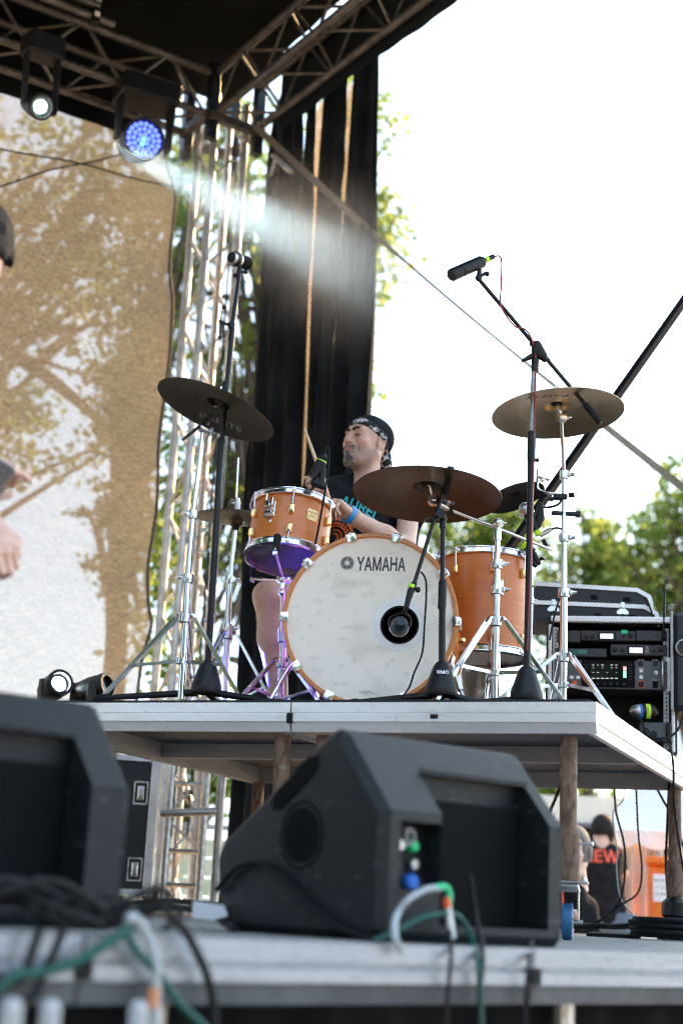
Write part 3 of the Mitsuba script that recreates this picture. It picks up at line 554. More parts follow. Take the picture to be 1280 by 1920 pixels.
# ------------------------------------------------------------------ microphone stands and microphones
def mic_base(key, px, d, legs, word=None):
    """Cone-shaped rubber base with three folding legs; returns the axis point on the riser."""
    B = at(px, 1270, d); B = A(B[0], B[1], ZR)
    put(key, 'base', lathe([(0, .045), (.050, .045), (.054, .055), (.052, .075), (.040, .11), (.028, .145), (.018, .158), (.0, .16)], frame(B, Z), 28), PLASTIC)
    if word: put(key, 'lettering', text(word, .013, facing(B + Z * .118 - A(0, .041, 0), A(0, -1, .55)), .001, True), PAPER, False)
    for a, l in legs:
        o = A(math.cos(math.radians(a)), math.sin(math.radians(a)), 0); e = B + o * l + Z * .014
        put(key, 'leg', tube([B + Z * .048 + o * .03, e], [.0125, .009], 12), BLACKM); put(key, 'rubber_foot', hull(ball(e, [.012] * 3, 1), ball(e - o * .04 + Z * .006, [.012] * 3, 1)), RUBBER)
    return B
def clutch(key, P, ax, L=.10, r=.0145):
    put(key, 'clutch', lathe([(.009, -L / 2), (r - .001, -L / 2), (r, -L / 2 + .006), (r, L / 2 - .01), (r - .003, L / 2), (.009, L / 2)], frame(P, ax), 18), PLASTIC)
# left overhead
m1 = thing('microphone_stand', 'tall black microphone stand in front of the left crash cymbal', 'microphone stand')
B = mic_base(m1, 388, 5.20, ((176, .38), (345, .30), (265, .12), (75, .36))[:2] + ((75, .36),)); q = lambda px, py: at(px, py, 5.20)
t0 = q(427, 735)
put(m1, 'tube', cat([rod(B + Z * .10, q(413, 850), .0115, 16)]), BLACKM); put(m1, 'upper_tube', rod(q(414, 845), q(436, 612), .0090, 14), BLACKM)
clutch(m1, q(413, 848), unit(q(425, 760) - B), .11); clutch(m1, q(422, 737), unit(q(425, 760) - B), .09, .013)
put(m1, 'boom_tube', rod(q(431, 640), q(449, 512), .0075, 12), BLACKM)
put(m1, 'cross_grip', cat([rod(q(412, 604), q(440, 611), .006, 10), rod(q(413, 604), q(412, 632), .0035, 8), ball(q(412, 632), [.0075] * 3, 2), ball(q(413, 602), [.0075] * 3, 2), lathe([(.009, -.012), (.013, -.010), (.013, .010), (.009, .012)], frame(q(434, 611), Z), 14), wingnut(q(424, 577), A(-1, -.2, .1), .012)]), BLACKM)
put(m1, 'mic_clip', cat([hull(ball(q(447, 520), [.010] * 3, 1), ball(q(450, 503), [.010] * 3, 1)), rod(q(441, 515), q(460, 508), .005, 8), ball(q(461, 509), [.008, .008, .010], 1), ball(q(440, 516), [.008] * 3, 1)]), BLACKM)
k = thing('condenser_microphone', 'short black and silver microphone seen end-on on the left stand', 'microphone'); ax = unit(A(.55, .70, .1)); Pm = q(451, 489)
put(k, 'body', lathe([(0, -.052), (.022, -.052), (.025, -.046), (.025, -.008)], frame(Pm, ax), 28), STEEL); put(k, 'grille', lathe([(.0255, -.008), (.0255, .03), (.022, .045), (.012, .052), (0, .054)], frame(Pm, ax), 28), GRILLE)
put(k, 'end_cap', cat([lathe([(0, -.060), (.012, -.060), (.02, -.053), (.02, -.05)], frame(Pm, ax), 24), lathe([(.0255, -.04), (.0275, -.038), (.0275, -.022), (.0255, -.02)], frame(Pm, ax), 28)]), BLACKM)
# bass drum stand
m2 = thing('microphone_stand', 'short black microphone stand reaching down to the port of the bass drum', 'microphone stand')
B = mic_base(m2, 828, 4.97, ((168, .32), (8, .26), (85, .30)), 'RMO'); q = lambda px, py: at(px, py, 4.95); X2 = at(830, 972, 4.97)
put(m2, 'tube', rod(B + Z * .12, at(829, 1125, 4.97), .0115, 16), BLACKM); put(m2, 'upper_tube', rod(at(829, 1120, 4.97), X2, .0085, 14), BLACKM)
clutch(m2, at(829, 1115, 4.97), Z, .10); put(m2, 'boom_tube', rod(q(843, 882), q(777, 1092), .0068, 12), BLACKM)
put(m2, 'weight', rod(q(845, 876), q(834, 928), .0115, 16), RUBBER)
put(m2, 'pivot', cat([lathe([(0, -.02), (.017, -.02), (.019, -.014), (.019, .014), (.017, .02), (0, .02)], frame(X2 + A(-.012, -.02, .008), A(.15, -1, 0)), 18), hull(ball(X2, [.014] * 3, 1), ball(X2 + A(-.012, -.01, .012), [.016] * 3, 1)), wingnut(X2 + A(-.034, -.02, -.012), A(-1, -.3, 0), .02), wingnut(X2 + A(.018, -.01, .02), A(1, -.3, .3), .012), lathe([(.009, -.035), (.012, -.033), (.012, -.008), (.009, -.005)], frame(X2, Z), 14)]), BLACKM)
put(m2, 'mic_clip', cat([rod(q(777, 1092), q(766, 1122), .010, 12), ball(q(783, 1106), [.010] * 3, 1), hull(ball(q(769, 1108), [.011] * 3, 1), ball(q(762, 1138), [.009] * 3, 1))]), BLACKM)
k = thing('kick_microphone', 'egg-shaped dark blue microphone in the port of the bass drum', 'microphone'); Pk = at(748, 1175, 5.06); ax = unit(at(741, 1195, 5.16) - Pk)
KM = mat('dark_teal_metal', (.020, .036, .048), .35, .2, specular=.6)
put(k, 'body', mv(lathe([(0, -.05), (.014, -.05), (.024, -.038), (.031, -.012), (.033, .006), (.031, .02), (.020, .034), (0, .040)], None, 32), frame(Pk, ax)), KM)
put(k, 'seam_ring', lathe([(.0325, .002), (.0345, .004), (.0345, .008), (.0325, .010)], frame(Pk, ax), 32), STEEL)
put(k, 'yoke', cat([tube(smooth_path([Pk + A(-.034, 0, .0), Pk + A(-.028, -.006, .03), at(757, 1150, 5.03), Pk + A(.036, -.004, .028), Pk + A(.037, 0, .0)], 5), .0048, 8), rod(at(757, 1150, 5.03), q(764, 1130), .007, 10)]), BLACKM)
put(k, 'tape', lathe([(.0118, -.012), (.0122, -.012), (.0122, .0), (.0118, .0)], frame(q(773, 1096), unit(q(777, 1092) - q(766, 1122))), 16), LIME)
solo('microphone_cable', cable([q(789, 1072), q(797, 1085), q(799, 1110), q(795, 1180), q(791, 1225), q(776, 1262), q(765, 1292), A(*(q(740, 1304)[:2]), ZR + .016), A(*(q(700, 1306)[:2]), ZR + .014)], .0034), RUBBER, 'black cable curving down in front of the bass drum head', 'cable')
# right overhead
m3 = thing('microphone_stand', 'tallest black microphone stand at the right with a long slanted boom', 'microphone stand')
B = mic_base(m3, 987, 4.98, ((172, .34), (10, .25), (90, .34))); q = lambda px, py: at(px, py, 4.98); X3 = q(1003, 662)
put(m3, 'tube', rod(B + Z * .12, q(996, 830), .0115, 16), BLACKM); put(m3, 'upper_tube', rod(q(996, 835), q(1001, 680), .0090, 14), ALU2); clutch(m3, q(996, 835), Z, .10)
put(m3, 'collar', cat([lathe([(.011, -.008), (.014, -.006), (.014, .006), (.011, .008)], frame(q(996, 862), Z), 16), box([.02, 0, 0], [.012, .012, .012], frame(q(996, 862), Z, RGT), .003)]), PLASTIC)
put(m3, 'boom_tube', rod(q(893, 518), q(1122, 788), .0068, 12), BLACKM); put(m3, 'weight', rod(q(1096, 758), q(1126, 793), .0115, 16), RUBBER)
put(m3, 'pivot', cat([hull(ball(X3, [.014] * 3, 1), ball(q(1006, 648), [.018] * 3, 2), ball(q(1018, 668), [.016] * 3, 1)), hull(ball(q(998, 644), [.011] * 3, 1), ball(q(1020, 672), [.013] * 3, 1)), hull(ball(q(996, 668), [.010] * 3, 1), ball(q(980, 676), [.006] * 3, 1)), lathe([(.009, -.06), (.013, -.058), (.013, -.01), (.010, -.008)], frame(X3 - Z * .01, Z), 16), hull(ball(q(1014, 660), [.010] * 3, 1), ball(q(1029, 676), [.006] * 3, 1))]), PLASTIC)
put(m3, 'mic_clip', cat([rod(q(895, 520), q(910, 512), .006, 10), ball(q(897, 521), [.012, .010, .012], 1), ball(q(913, 513), [.009] * 3, 1), hull(ball(q(897, 519), [.008] * 3, 1), ball(q(899, 506), [.008] * 3, 1))]), BLACKM)
k = thing('condenser_microphone', 'black side-lying microphone on the long boom against the white sky', 'microphone'); a, b = at(845, 516, 4.93), at(906, 489, 4.99); ax = unit(b - a); L = np.linalg.norm(b - a)
put(k, 'body', lathe([(0, .0), (.020, .0), (.0225, .005), (.0225, .045), (.0205, .047), (.0205, .050), (.0225, .052), (.0225, L - .012), (.016, L), (0, L)], frame(a, ax), 28), BLACKM)
put(k, 'connector', rod(b - ax * .004, b + ax * .05, .009, 12), BLACKM); put(k, 'tape', lathe([(.0094, .008), (.0098, .008), (.0098, .024), (.0094, .024)], frame(b, ax), 14), LIME)
q = lambda px, py: at(px, py, 4.97)
solo('microphone_cable', cable([q(928, 480), q(936, 480), q(940, 492), q(939, 540), q(938, 570), q(950, 593), q(966, 612), q(985, 618), q(998, 640), q(1004, 675), q(1002, 760), q(1000, 860), q(997, 960), q(993, 1100), q(988, 1220)], .0026), REDC, 'thin red cable wound down the long boom at the right', 'cable')
# clip-on tom microphone
k = thing('clip_microphone', 'black clip-on microphone with a gooseneck on the rim of the rack tom', 'microphone'); q = lambda px, py: at(px, py, 5.24)
put(k, 'body', cat([tube([q(586, 896), q(604, 862)], [.017, .020], 16), ball(q(606, 858), [.016] * 3, 2)]), PLASTIC)
put(k, 'clamp', cat([hull(ball(q(590, 905), [.017] * 3, 1), ball(q(606, 912), [.014] * 3, 1)), hull(ball(q(606, 880), [.012] * 3, 1), ball(q(601, 910), [.013] * 3, 1))]), PLASTIC)
put(k, 'gooseneck', cable([q(598, 880), q(608, 850), q(614, 838), q(617, 850), q(614, 890), q(606, 940), q(597, 990), q(591, 1020)], .0042), RUBBER)
put(k, 'tape', lathe([(0.0192, -.004), (.0198, -.004), (.0198, .003), (.0192, .003)], frame(q(603, 864), unit(q(604, 862) - q(586, 896))), 16), LIME)
# vocal microphone by the floor tom
k = thing('vocal_microphone', 'grey ball-headed microphone on a bent arm above the floor tom', 'microphone'); q = lambda px, py: at(px, py, 5.35); a, b = q(985, 955), q(1008, 1000)
put(k, 'grille', ball(a, [.0265, .0265, .0265], 3), STEEL); put(k, 'ring', lathe([(.021, .010), (.026, .013), (.026, .02), (.021, .023)], frame(a, unit(b - a)), 24), CHROME)
put(k, 'body', tube([a + unit(b - a) * .02, b], [.020, .012], 18), BLACKM)
put(k, 'tape', lathe([(.0128, -.012), (.0132, -.012), (.0128, .008), (.012, .008)], frame(b, unit(b - a)), 16), LIME)
put(k, 'holder', cat([hull(ball(q(1012, 948), [.012] * 3, 1), ball(q(1014, 972), [.014] * 3, 1), ball(q(1008, 985), [.013] * 3, 1)), tube(smooth_path([q(1015, 952), q(1035, 950), q(1048, 944), q(1053, 934)], 5), .004, 8)]), PLASTIC)
put(k, 'connector', cat([rod(q(1012, 1004), q(1032, 993), .0085, 12)]), STEEL)
solo('microphone_cable', cable([q(1032, 993), q(1044, 990), q(1056, 997), q(1062, 1030), q(1060, 1060), q(1052, 1110), q(1040, 1150), q(1030, 1200)], .0036), RUBBER, 'black cable arching beside the right cymbal stand from the ball-headed microphone', 'cable')
k = thing('clip_microphone', 'black clip-on microphone cluster on the rim of the floor tom', 'microphone'); q = lambda px, py: at(px, py, 5.5)
put(k, 'body', cat([tube([q(980, 1020), q(1000, 1036)], [.018, .015], 14), hull(ball(q(1000, 1040), [.014] * 3, 1), ball(q(1008, 1055), [.012] * 3, 1)), rod(q(1018, 1012), q(1024, 1024), .009, 10)]), PLASTIC)
put(k, 'clamp', cat([hull(ball(q(992, 1046), [.012] * 3, 1), ball(q(1003, 1060), [.010] * 3, 1)), wingnut(q(1012, 1048), A(1, -.4, 0), .014)]), BLACKM)
put(k, 'tape', lathe([(.0185, -.01), (.019, -.01), (.018, .006), (.0175, .006)], frame(q(984, 1023), unit(q(1000, 1036) - q(980, 1020))), 14), LIME)

# ------------------------------------------------------------------ wedge monitors at the stage edge
def wedge(label, C, L, gap):
    """Floor monitor: C is the lower rear corner at its near end; L runs along the stage lip; the profile is in (away from the audience, up)."""
    k = thing('floor_monitor', label, 'stage monitor')
    ey, ez, ex = Z, LU, LN
    prof = Polygon([(.015, .0), (.0, .02), (.0, .250), (.135, .405), (.165, .414), (.200, .400), (.535, .188), (.552, .150), (.525, .02), (.50, .0)])
    MW = np.eye(4); MW[:3, 0], MW[:3, 1], MW[:3, 2], MW[:3, 3] = ex, ey, ez, C
    b = .018; ms = []
    inner = prof.buffer(-b, join_style=2)
    m = hull(mv(extrude(inner, L), MW), mv(extrude(prof, L - 2 * b), MW @ frame([0, 0, b], Z)))
    # recessed connector bay in the back
    bay = [(-.02, .035), (.10, .035), (.10, .335), (.070, .335), (-.02, .262)]
    bx0, bx1 = .155, L - gap
    try:
        mm = mfd.Manifold(mfd.Mesh(np.asarray(m.vertices, np.float32), np.asarray(m.faces, np.uint32)))
        cut = mv(extrude(Polygon(bay), bx1 - bx0), MW @ frame([0, 0, bx0], Z)); cu = trimesh.convex.convex_hull(cut.vertices)
        cm = mfd.Manifold(mfd.Mesh(np.asarray(cu.vertices, np.float32), np.asarray(cu.faces, np.uint32)))
        small = trimesh.convex.convex_hull(mv(box([.02, .165, .10], [.06, .13, .11]), MW).vertices); sm = mfd.Manifold(mfd.Mesh(np.asarray(small.vertices, np.float32), np.asarray(small.faces, np.uint32)))
        r = (mm - cm - sm).to_mesh(); m = TM(r.vert_properties[:, :3], r.tri_verts)
    except Exception as e: print('wedge', e)
    put(k, 'cabinet', m, PAINT, 25)
    put(k, 'bay_panel', box([.092, .16, (bx0 + bx1) / 2], [.006, .25, bx1 - bx0 - .01], MW), GRILLE)
    for z0, z1, x0, x1 in ((.262, .335, -.002, .068),):
        put(k, 'bay_lip', [beam(C + ez * bx0 + ex * x1 + ey * (z1 + .006), C + ez * bx1 + ex * x1 + ey * (z1 + .006), .006, .008)], PAINT)
    cc = (MW @ A(.25, .2, 0, 1))[:3]; F = frame(cc, -ez, ex)
    put(k, 'pole_socket', lathe([(.0, .001), (.020, .001), (.021, .003), (.055, .002), (.058, -.004), (.062, -.004), (.066, .003), (.070, .0)], F, 40), GRILLE)
    put(k, 'handle_slot', hull(*[mv(box([0, 0, 0], [.03, .03, .006], None, .006), frame((MW @ A(x, y, -.001, 1))[:3], -ez, ex)) for x, y in ((.225, .345), (.335, .268))]), GRILLE)
    for y, z in ((.02, .02), (.02, L - .02), (.235, .02), (.235, L - .02), (.02, L * .5)): put(k, 'screw', lathe([(0, .0015), (.004, .0015), (.0055, 0)], frame((MW @ A(0, y + .01, z, 1))[:3], -ex), 10), BLACKM)
    put(k, 'connector_plate', box([.052, .16, .10], [.004, .115, .10], MW, .001), PLASTIC)
    for i, (y, z, mt, s) in enumerate(((.185, .075, STEEL, 1.1), (.185, .115, GREENT, 1.0), (.150, .115, STEEL, 1.0), (.115, .115, BLUEP, 1.35), (.145, .075, BLACKM, .8))):
        put(k, 'connector', lathe([(0, .020), (.009 * s, .020), (.0125 * s, .014), (.0125 * s, 0)], frame((MW @ A(.05, y, z, 1))[:3], -ex, ey), 14), mt)
    put(k, 'front_grille', prism([(.205, .397), (.514, .187), (.518, .193), (.209, .403)], C + ez * .03, ex, ey, ez, L - .06), GRILLE)
    put(k, 'emblem', cat([text('D', .030, facing(C + ez * .07 - ex * .002 + Z * .20, -ex), .001, True)]), PRINTG, False)
    return k
MC = A(.112, 2.985, 0)
wedge('dark grey wedge monitor with coloured plugs, in the middle of the stage edge', MC, .53, .055)
MC2 = at(243, 1600, 2.80) * A(1, 1, 0) - LU * .56
wedge('dark grey wedge monitor cut off by the left edge of the photo', MC2, .56, .09)

# ------------------------------------------------------------------ cables over the stage edge and on the floor
q = lambda px, py, d=2.75: at(px, py, d)
def onlip(px, dz=0, out=.008): 
    P = onplane(px, 1770, L0 - LN * out, LN); return A(P[0], P[1], dz)
def drape(pts, r, mat_, label): solo('cable', cable(pts, r, 8), mat_, label, 'cable', group='cables at the stage edge')
w1 = lambda px, py: onplane(px, py, MC - LN * .05, LN)
f1 = lambda px, py: onplane(px, py, L0 - LN * .015, LN)
drape([w1(768, 1688), w1(790, 1662), w1(826, 1666), w1(800, 1668), w1(765, 1688), w1(742, 1720), f1(740, 1755), f1(752, 1785)][2:], .0065, GREYCAB, 'pale grey cable looping from the plugs of the middle monitor to the rail')
drape([w1(815, 1666), w1(835, 1664), w1(842, 1680), w1(840, 1700)], .0065, GREENT, 'green plug sleeve hanging before the middle monitor')
solo('cable_plug', cat([tube([w1(838, 1690), w1(848, 1760)], [.006, .0075], 12)]), WHITE, 'white plug hanging down in front of the middle monitor', 'plug')
solo('plug_collar', cat([tube([w1(836, 1684), w1(839, 1702)], [.0072, .0072], 12)]), REDP, 'red collar above the white hanging plug', 'plug collar')
drape([w1(700, 1765), w1(740, 1748), w1(790, 1722), w1(830, 1714), w1(858, 1718), w1(880, 1750), f1(895, 1800), f1(900, 1880), f1(905, 1960)], .0055, GREEN, 'green cable sagging across the foot of the middle monitor')
drape([w1(842, 1745), f1(846, 1790), f1(838, 1880), f1(836, 1980)], .004, RUBBER, 'thin black cable hanging below the white plug')
drape([w1(880, 1640), w1(893, 1720), f1(905, 1790), f1(898, 1880), f1(894, 1980)], .0045, RUBBER, 'black cable hanging over the rail right of the white plug')
drape([w1(996, 1764), f1(992, 1800), f1(985, 1880), f1(982, 1980)], .004, RUBBER, 'black cable hanging over the rail at the right corner of the middle monitor')
sd = lambda px, py: onplane(px, py, MC - LU * .012, LU)
drape([sd(405, 1670), sd(440, 1630), sd(480, 1618), sd(520, 1640), sd(570, 1690), sd(630, 1735), sd(690, 1760), w1(720, 1762)], .0065, RUBBER, 'thick black cable lying against the left end of the middle monitor')
g1 = lambda px, py, o=.03: onplane(px, py, L0 - LN * o, LN)
drape([g1(238, 1725), g1(252, 1722), g1(270, 1745), g1(286, 1785), g1(292, 1830), g1(290, 1900), g1(288, 1990)], .0085, GREYCAB, 'pale grey cable hooked over the rail beside the left monitor')
solo('cable_tape', cat([lathe([(.0092, 0), (.0095, 0), (.0095, .03), (.0092, .03)], frame(g1(289, 1852), -Z), 14)]), mat('faded_orange', (.62, .25, .13), .7), 'orange tape around the pale hanging cable', 'tape')
drape([g1(246, 1740), g1(200, 1770), g1(150, 1800), g1(110, 1815), g1(70, 1825), g1(30, 1830), g1(-30, 1870)], .0085, GREEN, 'green cable running down to the left along the rail')
drape([g1(300, 1700), g1(345, 1745), g1(380, 1810), g1(398, 1870), g1(405, 1960)], .0075, RUBBER, 'thick black cable curving over the rail left of the middle monitor')
drape([g1(235, 1750), g1(262, 1790), g1(300, 1830), g1(335, 1880), g1(385, 1930), g1(430, 1990)], .007, GREEN, 'dark green cable slanting down across the joint of the rail')
drape([g1(75, 1740), g1(58, 1790), g1(45, 1830), g1(20, 1840), g1(-30, 1835)], .007, RUBBER, 'black cable dropping over the rail at the far left')
drape([g1(120, 1740), g1(100, 1790), g1(80, 1830), g1(60, 1870), g1(10, 1885), g1(-40, 1930)], .007, RUBBER, 'second black cable dropping over the rail at the far left')
heap = []
for i in range(15):
    a = rng.uniform(0, 60); c = L0 + LU * rng.uniform(-.55, .30) + LN * rng.uniform(.03, .13); r = rng.uniform(.05, .12); t = np.linspace(0, 5.4, 9) + a
    heap.append(cable([c + LU * r * 1.3 * math.cos(x) + LN * r * .35 * math.sin(x) + Z * (.012 + .02 * (1 + math.sin(2.3 * x + i)) + .0022 * i) for x in t], .0065, 7, 6))
solo('cable_heap', heap, RUBBER, 'tangle of black cables on the stage edge before the left monitor', 'cables', kind='stuff')
q = lambda px, py, d=3.35: at(px, py, d)
solo('folded_paper', cat([hull(*[np.array([q(362, 1690), q(385, 1693), q(420, 1698), q(427, 1718), q(398, 1726), q(360, 1722), q(362, 1690, 3.42), q(425, 1716, 3.42)])])]), PAPER, 'crumpled white paper lying beside the left end of the middle monitor', 'paper', False)
solo('speaker_cable', cable([A(-.5, 3.1, .012), at(300, 1702, 3.6), at(390, 1712, 3.5), at(420, 1730, 3.4), at(440, 1742, 3.2)], .009), RUBBER, 'black cable on the floor behind the crumpled paper', 'cable')
# behind, under the riser
def hang(pts, r, mat_, label): solo('hanging_cable', cable(pts, r, 6), mat_, label, 'cable', group='cables hanging under the riser')
q = lambda px, py, d=6.6: at(px, py, d)
hang([q(1055, 1465), q(1040, 1500), q(1020, 1545)], .007, RUBBER, 'black cable slanting down left of the near riser leg')
hang([q(1056, 1465), q(1061, 1530), q(1070, 1600), q(1066, 1640), q(1052, 1668)], .0055, RUBBER, 'black cable hanging close to the near riser leg')
hang([q(1152, 1470), q(1154, 1520), q(1168, 1575), q(1172, 1620), q(1165, 1680), q(1140, 1715), q(1108, 1735)], .0048, RUBBER, 'black cable bulging right of the man in the printed shirt')
hang([q(1171, 1470), q(1168, 1500), q(1150, 1520), q(1150, 1550), q(1156, 1590), q(1156, 1640), q(1166, 1690), q(1205, 1733)], .0028, GREYCAB, 'thin grey cable crossing the black ones in front of the tent')
hang([q(1192, 1470), q(1196, 1560), q(1203, 1630), q(1195, 1675), q(1160, 1700), q(1120, 1732)], .0042, RUBBER, 'black cable curving down in front of the tent wall')
for i, (x, y, lb) in enumerate(((1254, 1470, 'left one of the black cables beside the rear riser leg'), (1262, 1470, 'middle one of the black cables beside the rear riser leg'))):
    hang([q(x, 1465, 6.45), q(1250 + 7 * i, 1560, 6.45), q(1248 + 8 * i, 1620, 6.45), q(1252 + 5 * i, 1690, 6.45)], .0055, RUBBER, lb)
hang([q(1226, 1470, 6.5), q(1245, 1505, 6.5), q(1262, 1535, 6.5), q(1285, 1600, 6.5)], .005, RUBBER, 'black cable slanting right under the riser edge')
hang([at(1238, 1390, 5.9), at(1255, 1398, 5.7), at(1262, 1440, 5.6), at(1264, 1520, 5.7), at(1285, 1660, 5.9)], .0042, RUBBER, 'black cable hanging over the side rail at the right edge of the photo')
coil = [cable([A(1.42, 6.30, .02 + .012 * j) + A(math.cos(t), math.sin(t) * .8, 0) * (.17 + .012 * math.sin(3 * j + t)) for t in np.linspace(0, 2 * np.pi, 15)], .0095, 8, 4) for j in range(6)]
solo('cable_coil', coil, RUBBER, 'coiled black cable on the stage floor at the foot of the rear riser leg', 'cable coil')
solo('floor_cable', cable([A(.55, 6.6, .012), at(1100, 1737, 6.7), at(1160, 1738, 6.6), at(1215, 1736, 6.5), A(1.45, 6.45, .014)], .013), RUBBER, 'thick black cable lying on the stage floor behind the blue wheel', 'cable')
solo('floor_cable', cable([A(-1.2, 7.3, .012), at(280, 1693, 7.3), at(330, 1691, 7.2), at(365, 1694, 7.0), at(430, 1700, 6.6)], .013), RUBBER, 'black cable on the floor at the foot of the truss tower', 'cable')
solo('cable_sleeve', mv(hull(box([0, 0, .014], [.17, .07, .012]), box([0, 0, .008], [.22, .10, .014])), frame(at(1150, 1735, 6.45) * A(1, 1, 0), Z, A(1, -.2, 0))), RUBBER, 'flat black cable cover on the floor below the man in the printed shirt', 'cable cover')

# ------------------------------------------------------------------ equipment rack and case on the riser
RK = thing('equipment_rack', 'open black and aluminium rack of wireless receivers and a digital mixer at the right', 'equipment rack')
r0 = at(1030, 1160, 6.15); r1 = at(1262, 1176, 6.05); RX = unit((r1 - r0) * A(1, 1, 0)); RN = A(RX[1], -RX[0], 0)          # along the front, and out of it
RW = np.linalg.norm((r1 - r0)[:2]); RB = A(r0[0], r0[1], ZR + .014); RH = r0[2] - RB[2]
MR = np.eye(4); MR[:3, 0], MR[:3, 1], MR[:3, 2], MR[:3, 3] = RX, Z, RN, RB
pb = lambda c, s, bev=.002: box(c, s, MR, bev)
put(RK, 'case_side', pb([-.006, RH / 2, -.20], [.012, RH, .42]), CASEB); put(RK, 'case_side', pb([RW + .006, RH / 2, -.20], [.012, RH, .42]), CASEB)
put(RK, 'case_top', pb([RW / 2, RH + .004, -.20], [RW + .03, .010, .42]), CASEB); put(RK, 'case_bottom', pb([RW / 2, .006, -.20], [RW, .012, .40]), CASEB); put(RK, 'case_back', pb([RW / 2, RH / 2, -.41], [RW, RH, .010]), CASEB)
put(RK, 'top_edge', pb([RW / 2, RH - .004, .010], [RW - .01, .026, .020], .006), ALU)
put(RK, 'side_edge', pb([RW - .004, RH / 2 - .012, .010], [.014, RH - .03, .022], .004), ALU); put(RK, 'side_edge', pb([.004, RH / 2 - .012, .010], [.014, RH - .03, .022], .004), ALU)
for x in (.026, RW - .030):
    put(RK, 'rack_rail', pb([x, RH / 2 - .01, -.004], [.022, RH - .05, .004], .0005), ALU2)
    hs = [lathe([(0, .0008), (.0032, .0008), (.0032, 0)], MR @ frame([x, y, -.0015], Z), 8) for y in np.arange(.03, RH - .04, .0159)]
    put(RK, 'rail_holes', hs, GRILLE, kind='stuff')
top = RH - .035
DEVS, DEV = [], RK
def knob(x, y, z, r, mat_=BLACKM): return lathe([(0, .012), (r * .85, .012), (r, .009), (r, 0)], MR @ frame([x, y, z], Z), 14)
def device(name, x0, x1, y0, y1, mat_, label=None, z=.004):
    global DEV
    DEV = put(RK, name, pb([(x0 + x1) / 2, (y0 + y1) / 2, z - .10], [x1 - x0, y1 - y0, .20], .003), mat_, label=label); DEVS.append(DEV); return x0, x1, y0, y1
def pxr(px, py):
    P = onplane(px, py, RB, RN) - RB; return P @ RX, P[2]
def rect(p0, p1):
    a, b = pxr(*p0), pxr(*p1); return a[0], b[0], b[1], a[1]
def plate(name, p0, p1, mat_, z=.005, th=.002, **kw):
    x0, x1, y0, y1 = rect(p0, p1); return put(DEV, name, box([(x0 + x1) / 2, (y0 + y1) / 2, z], [x1 - x0, y1 - y0, th], MR, .0006), mat_, **kw)
def kn(name, px, py, r, mat_=BLACKM, z=.006):
    x, y = pxr(px, py); put(DEV, name, knob(x, y, z, r), mat_)
device('blank_panel', *rect((1044, 1182), (1088, 1205)), DEVICE); device('wireless_receiver', *rect((1089, 1182), (1191, 1203)), DEVICE, 'upper wireless receiver with a lit white display and green tape'); device('blank_panel', *rect((1192, 1182), (1250, 1203)), DEVICE)
device('effect_unit', *rect((1040, 1215), (1137, 1233)), DEVICE, 'black unit with a green display'); device('wireless_receiver', *rect((1144, 1208), (1250, 1231)), DEVICE, 'lower wireless receiver with a lit white display')
device('mixer_unit', *rect((1040, 1237), (1252, 1295)), MIXERF, 'grey digital mixer with a colour screen', .008)
def lit(name, p0, p1, r, z=.0062):
    x0, x1, y0, y1 = rect(p0, p1); k = put(DEV, name, box([(x0 + x1) / 2, (y0 + y1) / 2, z], [x1 - x0, y1 - y0, .0015], MR), WHITE, False); scene[k]['emitter'] = glow(*r); return k
DEV = DEVS[1]
plate('display_frame', (1120, 1186), (1155, 1200), GLASSD); lit('lit_display', (1125, 1189), (1149, 1198), (.075, .075, .09)); plate('green_sticker', (1164, 1182), (1176, 1189), GREENT, .006)
for x, y, r in ((1098, 1194, .009), (1111, 1194, .0075), (1182, 1192, .0085), (1169, 1194, .004)): kn('knob', x, y, r)
DEV = DEVS[4]
plate('display_frame', (1176, 1212), (1206, 1227), GLASSD); lit('lit_display', (1180, 1215), (1204, 1225), (.075, .072, .095)); plate('button_strip', (1209, 1212), (1216, 1226), PRINTG)
for x, y, r in ((1152, 1219, .0085), (1167, 1220, .0075), (1238, 1218, .0085), (1226, 1220, .005)): kn('knob', x, y, r)
DEV = DEVS[3]
plate('green_display', (1082, 1219), (1100, 1227), mat('green_lcd', (.03, .18, .12), .3)); plate('display_frame', (1070, 1218), (1081, 1228), mat('green_lcd_dim', (.02, .09, .07), .3))
DEV = DEVS[5]
plate('screen_surround', (1090, 1238), (1190, 1291), GRILLE, .0095); plate('screen', (1107, 1244), (1160, 1275), GLASSD, .0105, .001); 
rows = []
for i in range(6):
    x, y = pxr(1112 + 8.6 * i, 1273); rows.append(box([x, y, .0115], [.012, .0035, .0006], MR))
    for yy in (1248, 1253, 1262): 
        if rng.random() < .75: x2, y2 = pxr(1112 + 8.6 * i, yy); rows.append(box([x2, y2, .0115], [rng.uniform(.004, .012), .0025, .0006], MR))
kk = put(DEV, 'screen_icons', rows, PRINTG, False, kind='stuff'); scene[kk]['emitter'] = glow(.04, .042, .042)
plate('screen', (1164, 1244), (1175, 1274), GLASSD, .0105, .001); lit('level_meter', (1168, 1259), (1174, 1272), (.008, .055, .025), .0115); lit('level_meter', (1168, 1251), (1174, 1258), (.075, .015, .008), .0115)
for i in range(6): kn('knob', 1100 + 12.3 * i + 8, 1284, .0075, PLASTIC, .0105)
for i in range(6):
    for cx in (1098, 1181): plate('button', (cx - 4, 1246 + 5.5 * i), (cx + 4, 1249 + 5.5 * i), PLASTIC, .0105)
for x, y, r, m_ in ((1201, 1245, .009, BLACKM), (1228, 1245, .009, BLACKM), (1202, 1284, .011, BLACKM), (1077, 1282, .010, REDP)): kn('knob', x, y, r, m_, .010)
